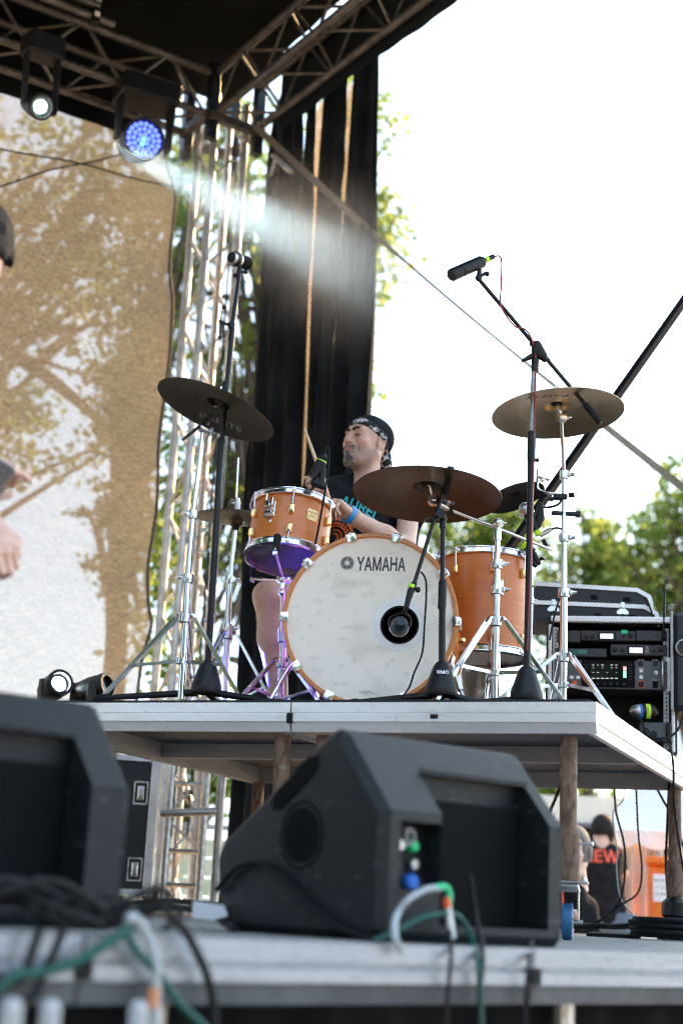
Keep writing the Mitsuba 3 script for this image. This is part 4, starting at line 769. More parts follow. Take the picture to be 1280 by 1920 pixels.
put(DEV, 'knob_ring', lathe([(.0125, .0), (.015, .0008), (.0125, .0012)], MR @ frame([*pxr(1202, 1284), .0088], Z), 20), REDP)
for p0, p1 in (((1198, 1256), (1205, 1262)), ((1198, 1268), (1205, 1274)), ((1068, 1268), (1075, 1274)), ((1080, 1268), (1087, 1274))): plate('button', p0, p1, WHITE, .0095)
put(DEV, 'phones_socket', lathe([(.003, .002), (.003, .005), (.008, .004), (.009, 0)], MR @ frame([*pxr(1229, 1263), .009], Z), 16), STEEL); plate('power_switch', (1223, 1278), (1233, 1291), GRILLE, .010, .003)
x, y = pxr(1242, 1264); put(DEV, 'rack_handle', tube(smooth_path([(MR @ A(x, y - .055, .008, 1))[:3], (MR @ A(x, y - .05, .035, 1))[:3], (MR @ A(x, y + .05, .035, 1))[:3], (MR @ A(x, y + .055, .008, 1))[:3]], 5), .0048, 10), CHROME)
plate('rack_ear', (1248, 1233), (1260, 1297), ALU, .006)
put(DEV, 'panel_print', [text(s, .0042, MR @ frame([*pxr(x, y), .0092], Z), .0004) for s, x, y in (('VOLUME', 1201, 1238.5), ('PHONES', 1228, 1238.5), ('LEVEL', 1202, 1266), ('POWER', 1228, 1276), ('MONITOR', 1202, 1254))], PAPER, False, kind='stuff')
an = thing('antenna', 'thin black stick antenna rising from the right end of the rack', 'antenna'); x, y = pxr(1243, 1197)
put(an, 'rod', tube([(MR @ A(x, y, .014, 1))[:3], at(1245, 1140, 6.04), at(1247, 1085, 6.04)], [.0062, .0048, .0022], 10), BLACKM); put(an, 'joint', ball((MR @ A(x, y, .012, 1))[:3], [.009] * 3, 2), BLACKM)
# things stowed at the bottom of the rack
k = thing('stowed_microphone', 'large microphone with a silver grille and lime tape lying in the bottom of the rack', 'microphone'); a, b = at(1180, 1334, 6.0), at(1232, 1334, 6.0); ax = unit(b - a); rr = .028
put(k, 'grille', lathe([(0, -.002), (.012, .001), (.022, .010), (rr, .026), (rr, .038)], frame(a, ax), 28), STEEL); put(k, 'ring', lathe([(rr, .038), (rr + .002, .040), (rr + .002, .046), (rr, .048)], frame(a, ax), 28), BLUEP)
put(k, 'body', lathe([(rr, .048), (rr, .085), (.024, .10), (.012, .112), (0, .114)], frame(a, ax), 28), BLACKM); put(k, 'tape', lathe([(rr + .0005, .062), (rr + .001, .062), (rr + .001, .080), (rr + .0005, .080)], frame(a, ax), 28), LIME)
put(k, 'lettering', text('000', .009, facing(a + ax * .071 + RN * (rr + .0012), RN, -ax), .0006, True), PRINT, False)
k = thing('power_supply', 'dark grey box with round dials below the stowed microphone', 'power supply'); P = at(1225, 1372, 6.0)
put(k, 'case', box([0, 0, -.06], [.11, .075, .12], frame(P, RN, RX), .006), MIXERF); put(k, 'dial', cat([lathe([(0, .012), (.012, .012), (.014, 0)], frame(P + RX * dx + Z * dz, RN), 16) for dx, dz in ((-.03, .0), (.0, -.01))]), BLACKM); put(k, 'end_cap', box([.058, 0, -.03], [.02, .07, .1], frame(P, RN, RX), .008), PLASTIC)
solo('rack_cable', cable([at(1285, 1330, 5.95), at(1268, 1372, 5.9), at(1240, 1385, 5.88), at(1215, 1380, 5.9), at(1200, 1350, 5.95), at(1185, 1345, 6.0)], .005), RUBBER, 'black cable looping below the box with dials', 'cable')
# open case halves on the rack
def caselid(label, p_left, p_right, h, d, Y, latch):
    k = thing('equipment_case', label, 'equipment case'); a, b = at(*p_left, Y), at(*p_right, Y - .05); ex = unit((b - a) * A(1, 1, 0)); n = A(ex[1], -ex[0], 0); L = np.linalg.norm((b - a)[:2])
    M = np.eye(4); M[:3, 0], M[:3, 1], M[:3, 2], M[:3, 3] = ex, Z, n, A(a[0], a[1], a[2])
    th = math.atan2((b - a)[2], L); M[:3, 0] = ex * math.cos(th) + Z * math.sin(th); M[:3, 1] = -ex * math.sin(th) + Z * math.cos(th)
    put(k, 'shell', mv(extrude(Polygon([(0, 0), (0, h * .8), (.02, h), (L - .06, h), (L - .012, h * .72), (L, h * .35), (L, 0)]), d), M @ frame([0, 0, -d], Z)), CASEB, 20)
    put(k, 'edge', mv(extrude(LineString([(0, h + .004), (L - .055, h + .004), (L - .006, h * .72), (L + .004, h * .35), (L + .004, 0)]).buffer(.0085, cap_style=2, join_style=1), .03), M @ frame([0, 0, -.022], Z)), ALU)
    put(k, 'edge', mv(extrude(LineString([(L - .055, h + .004), (L - .006, h * .72), (L + .004, h * .35), (L + .004, 0)]).buffer(.0085, cap_style=2, join_style=1), .03), M @ frame([0, 0, -d - .006], Z)), ALU)
    put(k, 'corner_edge', hull((M @ A(L - .04, h + .006, -.02, 1))[:3][None] + np.array([[0, 0, 0], [0, 0, .004]]), (M @ A(L - .0, h * .6, -.02, 1))[:3][None] + np.array([[0, 0, 0], [.004, 0, .0]]), (M @ A(L - .04, h + .006, -d, 1))[:3][None] + np.array([[0, 0, 0], [0, 0, .004]]), (M @ A(L - .0, h * .6, -d, 1))[:3][None] + np.array([[0, 0, 0], [.004, 0, 0]])), ALU)
    for x in latch:
        put(k, 'latch', cat([mv(extrude(Polygon([(-.007, .025), (.007, .025), (.008, .0), (.024, -.014), (.024, -.024), (.008, -.026), (0, -.022), (-.008, -.026), (-.024, -.024), (-.024, -.014), (-.008, .0)]), .005), M @ frame([x, h - .006, .002], Z)), lathe([(0, .012), (.006, .012), (.009, .006)], M @ frame([x, h, .003], Z), 12)]), CHROME)
    for x in (L * .52, L * .80): put(k, 'recess', box([x, h * .48, .0005], [.030, .020, .003], M, .001), GRILLE)
    return k
caselid('lower black case half with an aluminium edge lying on the rack', (1000, 1166), (1232, 1176), .078, .30, 6.22, (.08, .365))
caselid('upper black case half lying tilted on the one above the rack', (1000, 1128), (1218, 1142), .072, .28, 6.26, ())
put('equipment_case_001', 'strap', cable([at(1207, 1120, 6.15), at(1214, 1128, 6.14), at(1222, 1150, 6.13)], .004), RUBBER)
k = thing('case_handle_box', 'dark box with a metal ring cut off by the right edge beside the rack', 'equipment box'); P = at(1290, 1250, 6.1)
put(k, 'shell', mv(box([0, 0, 0], [.13, .40, .3], None, .02), frame(P, RN, RX)), CASEB); put(k, 'edge', mv(box([-.068, 0, .14], [.012, .40, .02], None, .004), frame(P, RN, RX)), ALU2); put(k, 'ring', lathe([(.028, 0), (.034, .004), (.034, .010), (.028, .012), (.028, 0)], frame(P + RN * .15 + Z * .05 - RX * .02, RN), 24), STEEL)
# flight case left under the riser
k = thing('flight_case', 'upright black flight case with pale edges and two latches, left under the riser', 'flight case')
fc1 = at(291, 1555, 6.75); FX = A(.98, .20, 0); FX = unit(FX); FN = A(FX[1], -FX[0], 0)
zb, zt = at(280, 1680, 6.75)[2], at(296, 1420, 6.75)[2]; fw = .95
MF2 = np.eye(4); MF2[:3, 0], MF2[:3, 1], MF2[:3, 2], MF2[:3, 3] = FX, Z, FN, A(fc1[0], fc1[1], zb) - FX * fw; fh = zt - zb
put(k, 'body', box([fw / 2, fh / 2, -.28], [fw - .02, fh - .02, .55], MF2, .004), CASEB)
for c, s in (([fw - .018, fh / 2, .0], [.036, fh, .006]), ([fw / 2, fh - .012, .0], [fw - .075, .024, .006]), ([fw / 2, .012, .0], [fw - .075, .024, .006]), ([fw + .001, fh / 2, -.015], [.006, fh, .034])): put(k, 'edge', box(c, s, MF2, .002), ALU)
for y in (fh, 0): put(k, 'ball_corner', hull(ball((MF2 @ A(fw - .012, y, -.01, 1))[:3], [.026, .026, .022], 2)), STEEL)
for y in (fh * .73, fh * .18):
    put(k, 'latch_dish', cat([mv(extrude(Polygon([(-.026, -.045), (.026, -.045), (.026, .045), (-.026, .045)]).buffer(.006).difference(Polygon([(-.02, -.038), (.02, -.038), (.02, .038), (-.02, .038)]).buffer(.005)), .005), MF2 @ frame([fw - .075, y, -.004], Z))]), STEEL)
    put(k, 'butterfly_latch', hull(*[mv(box([0, 0, 0], s, None, .003), MF2 @ frame([fw - .075, y, z], Z)) for s, z in (([.030, .062, .003], -.002), ([.016, .030, .006], .003))]), STEEL)
put(k, 'hinge_strip', box([fw - .155, fh * .46, .0], [.005, .10, .004], MF2, .001), ALU)
for x in (.12, fw - .12):
    for z in (-.08, -.46): put(k, 'castor', lathe([(0, -.012), (.032, -.012), (.034, 0), (.032, .012), (0, .012)], frame((MF2 @ A(x, -.042, z, 1))[:3], FX), 20), RUBBER)

# ------------------------------------------------------------------ roof trusses, tower, roof cloth, backdrop, curtain
T0 = at(397, 500, 8.5) * A(1, 1, 0); ZL, ZH = 4.665, 4.965
def truss(key, o, ax, ex, ey, L, s, step, r=.024, rb=.0095, mat_=TRUSS, n0=0.0):
    """Box truss: four chords around the axis o + ax * t, zigzag braces on its four faces, every tube a part."""
    cs = [(-1, -1), (1, -1), (1, 1), (-1, 1)]; c = [o + ex * x * s / 2 + ey * y * s / 2 for x, y in cs]
    for p in c: put(key, 'chord', tube([p, p + ax * L], r, 14), mat_)
    n = int(L / step)
    for f in range(4):
        a, b = c[f], c[(f + 1) % 4]
        for i in range(n):
            p, q_ = (a, b) if (i + f) % 2 == 0 else (b, a)
            put(key, 'brace', rod(p + ax * (n0 + i * step + .02), q_ + ax * (n0 + (i + 1) * step - .02), rb, 8), mat_)
tw = thing('truss_tower', 'tall square aluminium truss tower holding up the corner of the roof', 'truss tower')
TE = A(math.sin(SA), math.cos(SA), 0); TS = .21
truss(tw, A(T0[0], T0[1], -.95), Z, U1, U2, 5.8, TS, .29, .024, .010)
put(tw, 'base_plate', box([0, 0, -.97], [.6, .6, .04], frame(T0, Z, U1), .004), STEEL)
put(tw, 'corner_block', cat([beam(T0 + U1 * x + U2 * y + Z * (ZL - .16), T0 + U1 * x + U2 * y + Z * (ZH + .05), .06, .06, U1) for x in (-.16, .16) for y in (-.16, .16)]), BLACKM)
put(tw, 'sleeve_ring', cat([beam(T0 - U1 * .19 + U2 * y + Z * z, T0 + U1 * .19 + U2 * y + Z * z, .05, .05) for y in (-.19, .19) for z in (ZL - .02,)] + [beam(T0 + U1 * x - U2 * .165 + Z * ZL, T0 + U1 * x + U2 * .165 + Z * ZL, .05, .05) for x in (-.19, .19)]), TRUSS_SHADE)
put(tw, 'hoist_chain', tube([T0 + U1 * .05 - U2 * .12 + Z * 4.6, T0 + U1 * .05 - U2 * .12 + Z * .4], .006, 6), BLACKM)
put(tw, 'wire', rod(T0 - U1 * .02 - U2 * .14 + Z * 4.6, T0 - U1 * .03 - U2 * .14 + Z * .1, .0035, 6), BLACKM)
ta = thing('roof_truss', 'roof truss running from the tower to the upper left corner with lamps hung on it', 'roof truss')
truss(ta, T0 - U1 * .18 + Z * (ZL + .15), -U1, U2, Z, 4.2, .29, .28, .0245, .0095, TRUSS_SHADE)
tb = thing('roof_truss', 'roof truss running from the tower to the top of the photo beside the white sky', 'roof truss')
truss(tb, T0 - U2 * .18 + Z * (ZL + .15), -U2, U1, Z, 5.6, .29, .28, .0245, .0095, TRUSS_SHADE)
pp = thing('lamp_bar', 'pair of pipes with white clamps hung in front of the upper left truss', 'lamp bar')
for dz, l0, l1 in ((.10, 1.05, 2.4), (.02, .95, 2.4)): put(pp, 'pipe', rod(T0 - U2 * .42 - U1 * l0 + Z * (ZL + .16 + dz), T0 - U2 * .42 - U1 * l1 + Z * (ZL + .16 + dz), .022, 12), TRUSS_SHADE)
for l in (1.07, 1.52):
    put(pp, 'clamp', cat([box([0, 0, 0], [.05, .07, .10], frame(T0 - U2 * .42 - U1 * l + Z * (ZL + .18), Z, U1), .01), box([0, 0, 0], [.05, .07, .05], frame(T0 - U2 * .42 - U1 * l + Z * (ZL + .28), Z, U1), .01)]), BLACKM)
    put(pp, 'clamp_mark', cat([box([0, 0, 0], [.03, .004, .035], frame(T0 - U2 * .457 - U1 * l + Z * (ZL + .28), Z, U1)), box([0, 0, 0], [.03, .004, .03], frame(T0 - U2 * .457 - U1 * l + Z * (ZL + .18), Z, U1))]), WHITE)
rf = thing('stage_roof', 'black cloth roof over the stage with a dark hanging border', 'stage roof')
def roofs(u, v):
    p = (T0 + U1 * .195 + U2 * .27)[None, None] - U1 * (8 * u)[..., None] - U2 * (5.0 * v)[..., None]; s = np.stack([u * 20, v * 17, u * 0], -1)
    p[..., 2] = 5.06 + .10 * np.sin(np.pi * np.clip(v * 2, 0, 1)) + .05 * (meshkit.fbm(s, 3) - .5); return p
put(rf, 'cloth', quad_sheet(roofs, 70, 60), ROOFC, True)
def valance(o, ax, L, z0, z1, off, sd):
    def f(u, v):
        s = u * L; w = .008 * np.sin(s * 5 + sd) * v + .004 * np.sin(s * 23 + sd); return (o)[None, None] + ax * s[..., None] + off * w[..., None] + Z * (z1 + (z0 - z1) * v + .004 * np.sin(s * 3 + sd) * v)[..., None]
    return quad_sheet(f, 220, 10)
put(rf, 'border', valance(T0 + U1 * .195 - U2 * .36, -U2, 4.6, 4.59, 5.08, U1, 0), VALAN, True)
put(rf, 'border', valance(T0 + U2 * .28 - U1 * .33, -U1, 6.0, 4.60, 5.08, U2, 2), ROOFC, True)
# the mesh backdrop: its right edge is uneven
BP = T0 + U2 * .31
edge_px = [(303, 232), (310, 300), (327, 370), (320, 460), (319, 510), (325, 560), (320, 620), (310, 740), (303, 790), (295, 850), (292, 960), (286, 1010), (279, 1058), (277, 1136), (283, 1169), (265, 1233), (258, 1300)]
ed = np.array([onplane(x, y, BP, U2) for x, y in edge_px]); ez_, es_ = ed[::-1, 2], ((ed - BP) @ U1)[::-1]
bk = thing('mesh_backdrop', 'see-through tan mesh backdrop lit from behind with trees showing through', 'backdrop')
def bdf(u, v):
    z = 4.64 - v * 4.3; s1 = np.interp(z, ez_, es_); s0 = -5.0; s = s0 + (s1 - s0) * u
    w = .05 * (meshkit.fbm(np.stack([s * .9, z * .7, s * 0], -1), 3) - .5) + .012 * np.sin(z * 7) * np.exp(-(s1 - s) * 3)
    return BP[None, None] + U1 * s[..., None] + U2 * w[..., None] + Z * z[..., None]
put(bk, 'mesh', quad_sheet(bdf, 120, 120), SCRIM, True)
hem = bdf(np.ones(90), np.linspace(0, 1, 90)).reshape(-1, 3) if False else np.array([bdf(np.array([[1.0]]), np.array([[v]]))[0, 0] for v in np.linspace(0, 1, 90)])
put(bk, 'hem', tube(hem - U2 * .006, .010, 6), RUBBER)
for a, b in (((-60, 262), (326, 348)), ((-60, 362), (236, 284))):
    p = np.array([onplane(a[0] + (b[0] - a[0]) * t, a[1] + (b[1] - a[1]) * t + 3 * math.sin(t * 9), BP - U2 * .035, U2) for t in np.linspace(0, 1, 30)]); put(bk, 'seam', tube(p, .0055, 5), CURTAIN)
# side curtain in separate drops with slits between them
cu = thing('side_curtain', 'tall black curtain in uneven drops behind the drummer with slits of light', 'curtain')
cl, cr = onplane(488, 500, T0 + U1 * .3, U1) * A(1, 1, 0), onplane(700, 500, T0 + U1 * .3, U1) * A(1, 1, 0); CD = unit(cr - cl); CL = np.linalg.norm(cr - cl)
def tpx(px): return (onplane(px, 520, cl, U1) * A(1, 1, 0) - cl) @ CD
cuts = [0.0, tpx(549), tpx(575), tpx(624), tpx(668), CL]; gaps = [0, .006, .050, .034, -.09, 0]
for i in range(5):
    def f(u, v, i=i):
        z = 4.94 - v * 4.90; n_ = lambda k: meshkit.fbm(np.stack([z * 1.6, z * 0 + 3.7 * k, z * 0], -1), 3) - .5
        a = cuts[i] + gaps[i] / 2 + .05 * n_(i) * (gaps[i] != 0); b = cuts[i + 1] - gaps[i + 1] / 2 + .05 * n_(i + 1) * (gaps[i + 1] != 0) - (.02 * n_(i + 11) if gaps[i + 1] > .01 else 0)
        if i == 0: a = a + .05 * np.clip(1 - v * 8, 0, 1) ** 2 + .02 * np.sin(z * 2)
        if i == 4: b = b - .085 - .09 * np.clip(1 - v * 2, 0, 1)
        s = a + (b - a) * u; w = (.035 * np.sin(s * 34 + i * 2 + .7 * np.sin(z)) + .02 * np.sin(s * 71 + z * .8 + i)) * (.35 + .65 * np.clip(v * 3, 0, 1)) + .02 * (meshkit.fbm(np.stack([s * 8, z * 1.2, s * 0 + i], -1), 3) - .5)
        return cl[None, None] + CD * s[..., None] + U1 * (w + .02 * i)[..., None] + Z * z[..., None]
    put(cu, 'drop', quad_sheet(f, 56, 90), CURTAIN, True)
bc = thing('rear_mesh', 'strip of sunlit tan mesh showing through the slits of the black curtain', 'backdrop')
scene[bc] = mikit.ply(quad_sheet(lambda u, v: (cl + U1 * .22)[None, None] + CD * (.16 + (CL - .62) * u)[..., None] + U1 * (.03 * np.sin(u * 30))[..., None] + Z * (4.92 - v * 3.4)[..., None], 60, 30), SCRIM, True)
# pale strap and dark brace pole
st = thing('tie_down_strap', 'long pale webbing strap stretched from the tower down to the right edge', 'strap')
sa, sb = at(478, 236, 8.3), at(1292, 924, 6.5); L = np.linalg.norm(sb - sa); sx = unit(sb - sa); sn = unit(np.cross(sx, view(sa))); sv = np.cross(sx, sn)
def sf(u, v):
    p = sa + (sb - sa) * (u * 1.35)[..., None]; p = p - Z * (.05 * np.sin(np.pi * np.clip(u * 1.35, 0, 1)))[..., None]
    t = np.interp(u * 1.35, [0, .12, .30, .42, .62, .74, .84, 1.0, 1.35], [.1, .1, .5, 1.22, 1.30, 1.2, .85, .65, .5]); c, s = np.cos(t)[..., None], np.sin(t)[..., None]; w = ((v - .5) * .042)[..., None]
    return p + (sn * c + sv * s) * w
m = quad_sheet(sf, 160, 3); put(st, 'webbing', cat([m, TM(m.vertices + view(sa) * .0015, m.faces)]), STRAP, True)
put(st, 'ratchet', cat([beam(at(512, 290, 8.16), at(545, 322, 8.12), .05, .022, UPV, .004), rod(at(536, 316, 8.1), at(547, 322, 8.1), .014, 10), beam(at(506, 330, 8.15), at(518, 296, 8.15), .035, .008, UPV, .003)]), TRUSS)
pa, pb_ = at(1300, 538, 5.95), at(938, 1052, 5.95); pd = unit(pb_ - pa)
bp = thing('brace_pole', 'black diagonal brace running behind the golden cymbal from the right edge', 'brace pole')
foot_t = (pb_[2] - ZR) / -pd[2]; put(bp, 'pole', tube([pa - pd * .5, pb_ + pd * foot_t], .0195, 4), BLACKM); put(bp, 'foot', lathe([(0, .03), (.05, .03), (.06, .012), (.06, 0), (0, 0)], frame(pb_ + pd * foot_t, Z), 20), RUBBER)

# ------------------------------------------------------------------ stage lamps
def mover(label, base, head, ax, up, R, body_len, lens_r):
    """Moving head lamp: base, two yoke arms, a head of radius R on the axis ax."""
    k = thing('moving_head_lamp', label, 'stage lamp'); ax = unit(ax); s = unit(np.cross(ax, up)); bz = unit(base - head)
    Mb = frame(base, bz, s); put(k, 'base', box([0, 0, .05], [R * 3.0, R * 2.2, .13], Mb, .015), PLASTIC)
    for q_ in (-1, 1): put(k, 'yoke_arm', hull(box([q_ * R * 1.32, 0, -.01], [R * .22, R * .95, .05], Mb, .006), mv(box([0, 0, 0], [R * .22, R * .6, R * .6], None, .008), frame(head + s * q_ * R * 1.32, bz, s))), PLASTIC)
    put(k, 'head', lathe([(0, -body_len), (R * .55, -body_len), (R * .85, -body_len * .8), (R, -body_len * .35), (R, .0), (R * 1.03, .01), (R * 1.03, .035), (lens_r + .004, .035), (lens_r + .002, .012), (0, .010)], frame(head, ax), 40), PLASTIC)
    return k, frame(head, ax)
def lampspot(key, P, target, col, ang, soft, sw_=1.5):
    scene[key + '_beam'] = {'type': 'spot', 'to_world': T().look_at(origin=list(map(float, P)), target=list(map(float, target)), up=[0, 0, 1]), 'intensity': {'type': 'rgb', 'value': col}, 'cutoff_angle': ang, 'beam_width': soft, 'sampling_weight': sw_}
F1 = onplane(79, 201, T0 - U2 * .46, U2); B1 = F1 + Z * .30 - U1 * .03; AX1 = unit(at(690, 519, 7.05) - F1)
k1, m1_ = mover('stage lamp with a bright white lens hung at the upper left', B1, F1 - AX1 * .02, unit(AX1 * .55 - view(F1) * .8), Z, .070, .17, .054)
e1 = put(k1 + '__head', 'lens', lathe([(.034, .015), (.022, .020), (0, .022)], m1_, 32), WHITE); scene[e1]['emitter'] = glow(4, 4.6, 4.6); put(k1 + '__head', 'lens_glass', lathe([(.034, .0145), (.054, .0125)], m1_, 32), mat('pale_glass', (.25, .42, .42), .15))
lampspot('white', F1 + AX1 * .21, F1 + AX1 * 2, [5.2, 6.9, 7.3], 6.9, 4.4, 9.0)
F2 = onplane(268, 262, T0 - U2 * .22, U2); B2 = F2 + Z * .24; AX2 = unit(-view(F2) * .86 + RGT * .30 + UPV * .25)
k2, m2_ = mover('round lamp with a glowing blue lens of many cells hung left of the tower', B2, F2, AX2, Z, .118, .20, .110)
cells, hot = [], []
for x, y in [(0, 0)] + [(.0305 * n * math.cos(a), .0305 * n * math.sin(a)) for n in (1, 2, 3) for a in np.arange(6 * n) * 2 * np.pi / (6 * n) + .26 * n]:
    d = lathe([(.0138, .013), (.0125, .019), (.008, .023), (0, .025)], m2_ @ frame([x, y, 0], Z), 8); (hot if (abs(x) < .02 and abs(y) < .045 and y + x * .4 < .03) and len(hot) < 4 else cells).append(d)
e = put(k2 + '__head', 'lens_cells', cells, BLUEP, kind='stuff'); scene[e]['emitter'] = glow(.020, .030, .26); e = put(k2 + '__head', 'hot_cells', hot, BLUEP, kind='stuff'); scene[e]['emitter'] = glow(.03, .12, .42)
put(k2 + '__head', 'cell_plate', lathe([(0, .0135), (.108, .0135)], m2_, 32), mat('blue_plate', (.01, .012, .09), .5))
for (px, py), lb, lit_ in (((108, 1284), 'low stage lamp with a lit white lens on the flight case at the far left', 1), ((190, 1289), 'low dark stage lamp on the flight case next to the lit one', 0)):
    P = at(px, py, 6.45); top_z = zt + .0; b = A(P[0], P[1], top_z + .06); k, M_ = mover(lb, b, P, unit(A(.55, -.8, .25)) if lit_ else unit(A(.8, -.35, .2)), Z, .056, .13, .040)
    e = put(k + '__head', 'lens', lathe([(.032, .012), (.02, .018), (0, .020)], M_, 24), WHITE if lit_ else GLASSD)
    if lit_: scene[e]['emitter'] = glow(4, 4.6, 4.8)
    else: lampspot('violet', P + A(.10, -.05, .03), at(470, 1225, 5.6), [.8, 1.1, 22.0], 15, 10)

# ------------------------------------------------------------------ behind the stage
def tree(label, base, h, crowns, n, leaf, mats, group=None, seed=1, lean=(0, 0), tr=.16, spread=.20):
    r = np.random.default_rng(seed); k = thing('tree', label, 'tree', group); b = np.asarray(base, float); top = b + A(lean[0], lean[1], h)
    limbs = [tube(smooth_path([b, b + (top - b) * .35 + A(.1, 0, 0), b + (top - b) * .7, top], 5), np.linspace(tr, tr * .25, 16), 9)]
    V, FF = [[] for _ in mats], [[] for _ in mats]; cnt = [0] * len(mats); tot = sum(c[1][0] * c[1][1] * c[1][2] for c in crowns)
    for c, rad in crowns:
        c, rad = np.asarray(c, float), np.asarray(rad, float); w = rad.prod() / tot
        ncl = max(8, int(38 * w * len(crowns)))
        u = r.normal(size=(ncl, 3)); u /= np.linalg.norm(u, axis=1, keepdims=True); cl_ = c + u * rad * (r.random((ncl, 1)) ** .45)
        for q_ in cl_[: 12]:
            s = b + (top - b) * r.uniform(.35, .85); limbs.append(tube(smooth_path([s, (s + q_) / 2 + A(0, 0, .15 * np.linalg.norm(q_ - s)) * r.uniform(.1, .6), q_], 4), np.linspace(tr * .32, .012, 9), 6))
        per = int(n * w / ncl)
        for q_ in cl_:
            kk = r.integers(len(mats)); m_ = per
            p = q_ + r.normal(size=(m_, 3)) * rad.mean() * spread * A(1.15, 1.15, .75) * r.uniform(.6, 1.25)
            d = r.normal(size=(m_, 3)); d[:, 2] -= .3; d /= np.linalg.norm(d, axis=1, keepdims=True); e_ = r.normal(size=(m_, 3)); e_ -= d * (d * e_).sum(1, keepdims=True); e_ /= np.linalg.norm(e_, axis=1, keepdims=True)
            s = leaf * r.uniform(.6, 1.3, (m_, 1)); v = np.stack([p, p + d * s * .45 + e_ * s * .32, p + d * s, p + d * s * .5 - e_ * s * .32], 1).reshape(-1, 3)
            V[kk].append(v); i = cnt[kk] + np.arange(m_)[:, None] * 4; FF[kk].append(np.vstack([i + A(0, 1, 2).astype(int), i + A(0, 2, 3).astype(int)])); cnt[kk] += 4 * m_
    put(k, 'trunk', limbs, BARK, True)
    for v, f_, m_ in zip(V, FF, mats):
        if v: put(k, 'crown', TM(np.vstack(v), np.vstack(f_)), m_, False)
    return k
w = lambda px, py, Y: at(px, py, Y)
def thing_last(): return [k for k in labels if k.startswith('tree')][-1]
tree('broad tree with a slanting bough seen through the left of the mesh', A(-5.6, 15.5, -1), 8.5, [(w(40, 420, 14.5), (1.5, 1.0, 1.3)), (w(200, 330, 14), (1.0, .9, .8)), (w(60, 760, 14.8), (1.1, .9, .75)), (w(180, 560, 14.3), (.75, .7, .9)), (w(-150, 600, 15), (1.3, 1, 1.8))], 9500, .105, [LEAF[0], LEAF[2], LEAF[1]], seed=3, lean=(1.2, -.6), tr=.24, spread=.135)
put(thing_last(), 'bough', cat([tube(smooth_path([w(-160, 560, 14.6), w(20, 660, 14.5), w(130, 740, 14.4), w(235, 830, 14.3)], 6), np.linspace(.11, .035, 19), 9), tube(smooth_path([w(60, 690, 14.5), w(110, 640, 14.3), w(190, 600, 14.2)], 6), np.linspace(.05, .012, 13), 7)]), BARK)
tree('slim tree seen through the right part of the mesh and the tower', A(-2.1, 13.6, -1), 6.6, [(w(250, 700, 13.2), (.42, .6, 1.1)), (w(255, 1060, 13.3), (.36, .5, .9)), (w(300, 470, 13.4), (.45, .6, .8)), (w(215, 950, 13.3), (.30, .4, .3)), (w(360, 330, 13.6), (.5, .6, .5))], 4600, .095, [LEAF[0], LEAF[1], LEAF[3]], seed=5, lean=(.15, 0), tr=.13, spread=.15)
tree('leafy tree rising behind the tower and the curtain', A(-1.0, 15.2, -1), 8.6, [(w(420, 320, 14.5), (.55, .6, .9)), (w(350, 1000, 14.5), (.45, .6, 1.1)), (w(600, 470, 14.2), (.72, .7, .95)), (w(655, 235, 14.4), (.46, .6, .40)), (w(690, 440, 14.2), (.36, .5, .72)), (w(650, 720, 14.3), (.40, .5, .40)), (w(330, 1250, 14.4), (.40, .5, .6)), (w(420, 700, 14.6), (.35, .5, .5)), (w(330, 610, 14.6), (.3, .4, .5))], 9500, .095, [LEAF[0], LEAF[3], LEAF[1]], seed=8, lean=(.6, 0), tr=.17)
gr = 'trees beyond the stage at the right'
tree('sunlit tree behind the floor tom', A(2.3, 25, -1), 6.2, [(w(880, 1000, 25), (1.1, 1.0, .62)), (w(960, 1010, 24.5), (.7, .8, .8)), (w(900, 1090, 25), (1.0, 1, .8))], 4400, .14, [LEAF[3], LEAF[0], LEAF[1]], seed=11, tr=.16)
tree('tree with a bare fork of dark boughs right of the tall cymbal stand', A(4.5, 27, -1), 6.6, [(w(1060, 1040, 27), (.75, .9, .7)), (w(1150, 1060, 27), (.9, .9, .8)), (w(1130, 985, 27.3), (.55, .6, .4)), (w(1100, 1180, 27), (1.4, 1, 1.2)), (w(1060, 1380, 27), (1.2, 1.0, 1.2)), (w(1040, 1530, 26), (.7, 1.0, 1.0))], 7000, .15, [LEAF[0], LEAF[3], LEAF[1]], seed=13, tr=.20)
tree('taller green tree at the right edge of the photo', A(6.4, 26, -1), 8.4, [(w(1270, 960, 26), (.75, .9, 1.0)), (w(1210, 1040, 26), (.85, .9, .8)), (w(1280, 1120, 26), (1.0, 1, 1.1)), (w(1330, 930, 26), (.9, .9, 1.1)), (w(1180, 1170, 26), (.9, 1, .9)), (w(1270, 1280, 26.5), (1.2, 1, 1.4))], 7500, .15, [LEAF[1], LEAF[0], LEAF[3]], seed=17, tr=.20)
k = thing('van', 'pale parked van whose rounded roof shows under the riser beside the tent', 'van'); P = w(1150, 1560, 15.5); M = frame(A(P[0], P[1], -1), Z, A(.96, -.28, 0))
vp = Polygon([(-.95, .35), (.95, .35), (.98, 1.2), (.88, 1.95), (.62, 2.16), (-.62, 2.16), (-.88, 1.95), (-.98, 1.2)]).buffer(.06); Mv = M @ frame([0, -1.0, 0], A(0, 1, 0), A(1, 0, 0)); Mv[:3, 1] *= 1
vb = mv(extrude(vp, 4.4), np.eye(4)); v = vb.vertices.copy(); vb.vertices = np.stack([v[:, 0], v[:, 2] - .9, v[:, 1]], 1); vb.invert(); put(k, 'body', mv(vb, M), VANP, 25)
